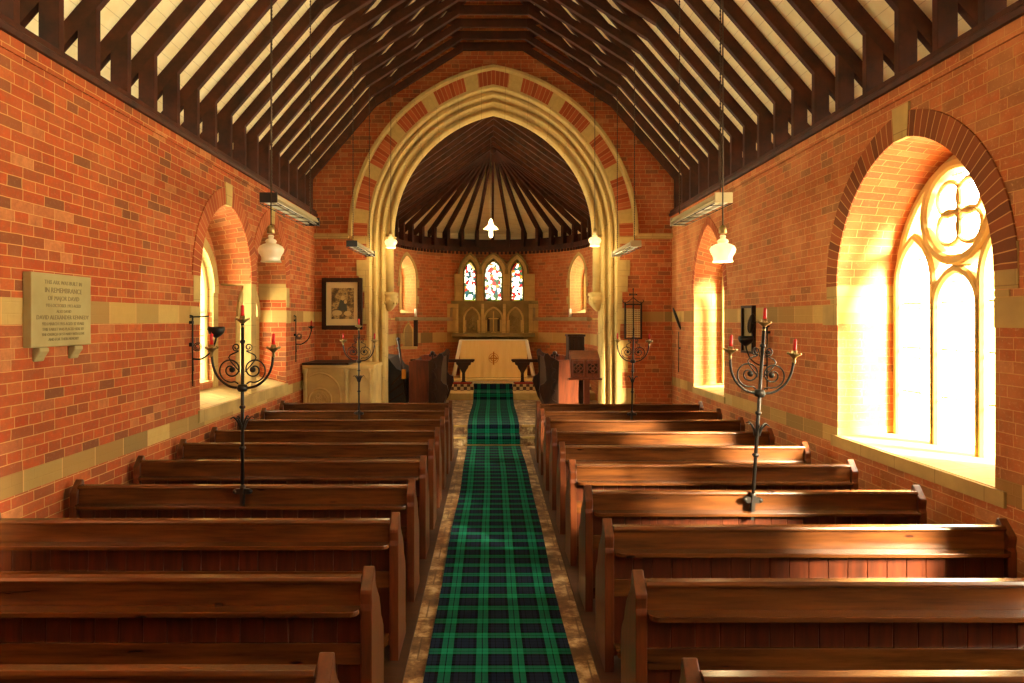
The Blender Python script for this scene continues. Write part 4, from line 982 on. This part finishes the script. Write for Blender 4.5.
t = empty('lectern', (0, 0, F1), 'wooden reading desk with two carved quatrefoil panels, right of arch', 'lectern')
D = 11.95; x0, x1, z0, z1 = sx(571, D), sx(600, D), sz(378, D)-F1, sz(359, D)-F1; xm = (x0+x1)/2
MB().prism([(0, z0), (0, z1), (.30, z1+.14), (.32, z1+.10), (.05, z0)], 'x', x0, x1).move(lambda p: p+Vector((0, D, 0))).build('desk', 'redwood', t, .006)
mb = MB()
Pq = lambda u, z, d: (u, D+d, z)
for s in (-1, 1):
    c = xm+s*(x1-x0)/4; q = (z0+z1)/2; w_ = (x1-x0)/4-.03; hh = (z1-z0)/2-.03
    sweep2(mb, Pq, [(c-w_, q-hh), (c+w_, q-hh), (c+w_, q+hh), (c-w_, q+hh)], .02, -.02, .01, True, .006)
    for k in range(4): sweep2(mb, Pq, circ(c+.04*math.cos(k*PI/2), q+.04*math.sin(k*PI/2), .035, 12), .016, -.022, .01, True, .004)
mb.build('carved_panel', 'redwood', t)
MB().box(x0-.04, x1+.04, D-.03, D+.08, z0-.035, z0).build('shelf', 'redwood', t, .004)
for s in (-1, 1): MB().box(xm+s*(x1-x0)/4-.085, xm+s*(x1-x0)/4+.085, D-.004, D+.002, (z0+z1)/2-.085, (z0+z1)/2+.085).build('panel_ground', 'oak', t)  # darker ground stands in for shade in the carving's recesses
MB().box(xm-.01, xm+.09, D+.10, D+.20, 0, z0+.02).box(xm-.16, xm+.24, D+.04, D+.26, 0, .05).build('post', 'redwood', t, .006)
t = empty('cupboard', (0, 0, F1), 'tall dark brown wooden cupboard behind the reading desk', 'cupboard')
D = 13.3; x0, x1, z1 = sx(568, D)-.07, sx(585, D)-.13, sz(334.5, D)-F1
MB().box(x0+.08, x1+.12, D, D+.45, 0, z1).box(x0+.06, x1+.14, D-.02, D+.47, z1-.04, z1).build('body', 'oak', t, .008)
mb = MB()
for k in range(3): a = x0+.1+k*(x1-x0)/3; mb.box(a, a+(x1-x0)/3-.02, D-.012, D, .08, z1-.08)
mb.build('door', 'oak', t, .004)
t = empty('organ', (0, 0, F1), 'dark organ case in shadow behind the left arch jamb', 'organ')
MB().prism([(-2.18, 0), (-1.62, 0), (-1.62, .78), (-1.80, .86), (-1.95, 1.06), (-2.18, 1.08)], 'y', 13.1, 14.5).build('case', 'black', t, .01)
MB().box(-1.68, -1.60, 13.12, 14.48, .60, .66).build('key_cover', 'oak', t, .006)
mb = MB()
for k in range(3): mb.bar((-2.1+.1*k, 13.08, .15+.2*k), (-1.66, 13.08, .40+.2*k), .02, .03)
mb.build('case_moulding', 'oak', t)
t = empty('wooden_staff', (0, 0, F1), 'dark staff leaning against the wall behind left jamb', 'staff')
MB().tube([(-1.60, 12.95, .35), (-1.76, 13.05, 1.42)], .022, 8).ball((-1.76, 13.05, 1.43), .035).build('pole', 'oak', t)
MB().box(-1.68, -1.60, 12.93, 12.98, .68, .86).build('red_tag', 'emblem', t)

# ------------------------------------------------------------------ sanctuary: rails, kneelers, altar, reredos, niche
def rail(s, label):
    t = empty('communion_rail', (0, 16.07, F3), label, 'communion rail', 'communion rails')
    x0 = sx(474.5, 15.98) if s < 0 else sx(511.5, 15.98); x1 = CC+s*1.95
    MB().box(x0, x1, -.05, .05, .53, .575).box(x0+s*.02, x1, -.03, .03, .50, .53).build('top_rail', 'oak', t, .006)
    MB().box(x0+s*.05, x1, -.025, .025, .0, .035).build('foot_rail', 'oak', t)
    for c in (x0+s*.26, x0+s*.95):
        MB().prism([(c-.10, .0), (c-.04, .06), (c-.035, .25), (c-.07, .32), (c-.10, .36), (c-.12, .42), (c-.17, .45), (c-.18, .50), (c+.18, .50), (c+.17, .45), (c+.12, .42), (c+.10, .36), (c+.07, .32), (c+.035, .25), (c+.04, .06), (c+.10, .0)], 'y', -.03, .03).build('post', 'oak', t, .006)
rail(-1, 'dark communion rail with shaped posts left of the altar'); rail(1, 'dark communion rail with shaped posts right of the altar')
for s, nm in ((-1, 'left'), (1, 'right')):
    tag(MB().box(CC+s*.50, CC+s*1.9, 15.90, 16.00, F3, F3+.04).build('kneeler', 'red_cloth', None, .02), 'long red kneeler before the %s communion rail' % nm, 'kneeler', 'red kneelers')
mb = MB().box(-.95, 1.10, 16.75, 17.9, F3, F3+.05); tag(mb.build('altar_platform', 'frontal', None, .015), 'low cream platform step under the altar', 'platform')
t = empty('altar', (.09, 17.0, F3+.05), 'altar with gold frontal under a white linen cloth', 'altar')
MB().box(-.82, .82, .02, .52, 0, .93).build('table', 'oak', t)
mb = MB(); n = 60                                                    # pleated frontal
for k in range(n):
    a, b = -.84+1.68*k/n, -.84+1.68*(k+1)/n; ya, yb = .006*math.sin(a*34)-.004, .006*math.sin(b*34)-.004
    mb.face([(a, ya-.015, .01), (b, yb-.015, .01), (b, 0, .93), (a, 0, .93)], None, 0, True)
mb.build('frontal', 'frontal', t)
mb = MB().box(-.86, .86, -.012, .54, .93, .95)
for s in (-1, 1):                                                    # cloth falls flaring at both ends
    n = 12
    for k in range(n):
        f0, f1 = k/n, (k+1)/n; q = []
        for f in (f0, f1): q.append((f*.54-.012, .03*math.sin(f*16)))
        fl = .16
        mb.face([(s*.86, q[0][0], .95), (s*.86, q[1][0], .95), (s*(.86+fl+q[1][1]), q[1][0]-.03*(1-f1), .06), (s*(.86+fl+q[0][1]), q[0][0]-.03*(1-f0), .06)], None, 0, True)
    mb.face([(s*.78, -.014, .95), (s*.86, -.012, .95), (s*1.02, -.045, .06), (s*.94, -.05, .06)], None, 0, True)
mb.build('altar_cloth', 'linen', t)
mb = MB().box(-.012, .012, -.03, -.012, .32, .64).box(-.10, .10, -.03, -.012, .47, .495); mb.lathe([(.06, -.004), (.075, -.004), (.075, .006), (.06, .006), (.06, -.004)], (0, 0, 0), 20)
k0 = len(mb.v)-0
mb2 = MB().box(-.015, .015, -.03, -.016, .33, .66).box(-.11, .11, -.03, -.016, .48, .51)
sweep2(mb2, lambda u, z, d: (u, -.02+d, z), circ(0, .495, .07, 20), .02, -.008, .006, True, .004); sweep2(mb2, lambda u, z, d: (u, -.02+d, z), circ(0, .495, .12, 20), .012, -.006, .006, True, .003)
mb2.build('emblem', 'emblem', t)

t = empty('reredos', (0, 0, 0), 'carved stone reredos of three arched niches behind the altar', 'reredos')
D = 17.65; RX0, RX1 = XO(457), XO(528.5)
RX0, RX1 = sx(457, D), sx(530, D); zb, zt = sz(333, D), 2.52
MB().box(RX0, RX1, D, D+.12, zb, zt).build('back_slab', 'stone_green', t)
MB().box(RX0-.12, RX1+.12, D-.16, D+.1, zb-.10, zb).build('ledge', 'stone_green', t, .015)
MB().box(RX0-.35, RX0, D+.02, D+.2, zb+.02, 2.52).build('side_block', 'stone', t, .01); MB().box(RX1, RX1+.35, D+.02, D+.2, zb+.02, 2.52).build('side_block', 'stone', t, .01)
Pr = lambda u, z, d: (u, D+d, z)
mb = MB(); arcs = [(sx(471.8, D), .20), (sx(493.5, D), .235), (sx(515.2, D), .20)]
for c, w_ in arcs:
    sweep2(mb, Pr, lancet(c, w_, zb, zb+.36, .30), .05, -.05, .01); sweep2(mb, Pr, [(c+x, z) for x, z in [(-w_*.8, zb+.02), (-w_*.8, zb+.34)]], .03, -.03, .01); sweep2(mb, Pr, [(c+w_*.8, zb+.02), (c+w_*.8, zb+.34)], .03, -.03, .01)
for x_ in (RX0, (arcs[0][0]+arcs[1][0])/2, (arcs[1][0]+arcs[2][0])/2, RX1): mb.box(x_-.035, x_+.035, D-.07, D, zb, zt)
mb.build('niche_arch', 'stone', t)
for c, w_ in (arcs[0], arcs[2]):
    mb = MB()
    for k in range(26):
        a = random.uniform(0, 2*PI); r_ = random.random()**.5
        mb.ball((c+.12*r_*math.cos(a), D-.005, zb+.26+.20*r_*math.sin(a)), random.uniform(.02, .04), 8)
    mb.build('carved_relief', 'stone_green', t)
for s in (-1, 1): MB().box(arcs[1][0]+s*.13-.03, arcs[1][0]+s*.13+.03, D-.012, D, zb+.04, zb+.40).build('dark_panel', 'oak', t)
t = empty('altar_cross', (arcs[1][0], D-.08, zb), 'small gilt cross standing in the middle niche', 'cross')
MB().box(-.012, .012, -.01, .01, .04, .56).box(-.13, .13, -.01, .01, .36, .385).build('cross_bar', 'gold', t, .003)
MB().lathe([(.07, 0), (.07, .012), (.03, .03), (.015, .05)], (0, 0, 0), 14).build('foot', 'gold', t)

# stone niche on the left apse wall
D = 16.0; x0, x1 = sx(403, D), sx(413.5, D)
t = empty('wall_niche', (0, 0, 0), 'small pointed stone niche panel left of the altar', 'niche'); xm = (x0+x1)/2; zl, zh = sz(349, D), sz(321, D)
MB().prism([(x0, zl+.06), (x0, zh-.2), (xm, zh), (x1, zh-.2), (x1, zl+.06)], 'y', D, D+.06).build('panel', 'stone_grey', t, .006)
mb = MB(); sweep2(mb, lambda u, z, d: (u, D+d, z), lancet(xm, (x1-x0)/2-.02, zl+.06, zh-.28, .22), .03, -.025, .01); mb.build('arch', 'stone', t)
MB().box(x0-.05, x1+.08, D-.06, D+.12, zl, zl+.06).build('shelf', 'stone_smooth', t, .008)
MB().box(x1, x1+.10, D+.01, D+.06, zl+.06, zh+.02).build('dark_board', 'oak', t)
mb = MB().prism([(-2.35, zl-.0), (x1, zl-.0), (x1, zl+.04), (-2.35, zl+.04)], 'y', D+.05, D+.12); mb.build('bracket', 'stone_grey', t)
for s, nm in ((-1, 'left'), (1, 'right')):
    x_, y_, _ = PA(s*(us-.28), 0, .02)
    tt = empty('altar_candle', (x_, y_, 2.17), 'short white candle on the ledge near the %s apse window' % nm, 'candle', 'white candles on the apse ledge')
    MB().lathe([(.05, 0), (.05, .01), (.02, .02)], (0, 0, 0), 12).build('dish', 'brass', tt); MB().lathe([(.032, .01), (.03, .2), (.01, .21), (.002, .215)], (0, 0, 0), 12).build('wax', 'linen', tt)
    tt.location = PA(s*(us-.30), 2.17, -.05)

# ------------------------------------------------------------------ light
w = bpy.data.worlds.new('sky'); sc.world = w; w.use_nodes = True
bg = w.node_tree.nodes['Background']
wt = w.node_tree; wtc = wt.nodes.new('ShaderNodeTexCoord'); wsp = wt.nodes.new('ShaderNodeSeparateXYZ'); wr_ = wt.nodes.new('ShaderNodeValToRGB')   # bright sky over sunlit ground
wt.links.new(wtc.outputs['Generated'], wsp.inputs[0]); wm = wt.nodes.new('ShaderNodeMath'); wm.operation = 'MULTIPLY_ADD'; wm.inputs[1].default_value = .5; wm.inputs[2].default_value = .5
wt.links.new(wsp.outputs[2], wm.inputs[0]); wt.links.new(wm.outputs[0], wr_.inputs[0])
wr_.color_ramp.elements[0].position = .44; wr_.color_ramp.elements[0].color = (1.0, .84, .53, 1); wr_.color_ramp.elements[1].position = .54; wr_.color_ramp.elements[1].color = (.54, .49, .37, 1)
wt.links.new(wr_.outputs[0], bg.inputs[0]); bg.inputs[1].default_value = 47.0
def portal(name, loc, rot, sx_, sy_):
    l = bpy.data.lights.new(name, 'AREA'); l.shape = 'RECTANGLE'; l.size = sx_; l.size_y = sy_; l.cycles.is_portal = True
    o = bpy.data.objects.new(name, l); COL.objects.link(o); o.location = loc; o.rotation_euler = rot
portal('window_daylight', (XR+.78, 5.43, 2.25), (0, PI/2, 0), 2.5, 1.85)
portal('window_daylight', (XR+.78, 2.25, 2.25), (0, PI/2, 0), 2.5, 1.6)
portal('window_daylight', (XL-.78, 2.25, 2.25), (0, -PI/2, 0), 2.5, 1.6)      # added portal, unseen; the left wall has no window here
portal('window_daylight', (XR+.78, 10.26, 2.2), (0, PI/2, 0), 2.4, 1.2)
portal('window_daylight', (XL-.78, 9.0, 2.2), (0, -PI/2, 0), 2.0, 2.8)
portal('window_daylight', (XC, YW-.6, 4.5), (PI/2, 0, 0), 1.4, 2.1)
portal('window_daylight', (CC, 18.3, 3.15), (-PI/2, 0, 0), 1.7, 1.3)
for s in (-1, 1):
    portal('window_daylight', PA(s*uc, 2.4, .6), (0, s*PI/2, 0), 2.4, 1.2)
    p = PA(s*us, 3.0, .55); portal('window_daylight', p, (PI/2, 0, math.radians(180-66*s)), .7, 1.5)
s = bpy.data.lights.new('sun', 'SUN'); s.energy = 180; s.angle = math.radians(13); s.color = (1, .82, .52)
so = bpy.data.objects.new('sun', s); COL.objects.link(so)
so.rotation_euler = Vector((-.52, .72, -.42)).to_track_quat('-Z', 'Y').to_euler()

def lamp(loc, watts, col=(1, .74, .36)):
    l = bpy.data.lights.new('lamp_glow', 'POINT'); l.energy = watts; l.color = col; l.shadow_soft_size = .06
    o = bpy.data.objects.new('lamp_glow', l); COL.objects.link(o); o.location = loc
for p_, w_ in (((-1.75, 12.0, 3.32), 22), ((1.85, 12.0, 3.35), 22), ((.02, 14.6, 4.075), 110), ((2.02, 5.9, 2.56), 25)): lamp(p_, w_)
# ------------------------------------------------------------------ camera
cam = bpy.data.cameras.new('camera'); co = bpy.data.objects.new('camera', cam); COL.objects.link(co); sc.camera = co
co.location = (0, 0, 2.1); co.rotation_euler = (PI/2, 0, 0)
cam.sensor_width = 36; cam.lens = 36*680/1024.0; cam.shift_x = 22/1024.0; cam.shift_y = -21.5/1024.0; cam.clip_start = .05
sc.view_settings.view_transform = 'Standard'; sc.view_settings.look = 'None'; sc.view_settings.gamma = 1; sc.view_settings.use_curve_mapping = False
sc.view_settings.exposure = 0.0
sc.cycles.max_bounces = 10; sc.cycles.diffuse_bounces = 6; sc.cycles.transparent_max_bounces = 12; sc.cycles.sample_clamp_indirect = 8.0
sc.cycles.use_denoising = True
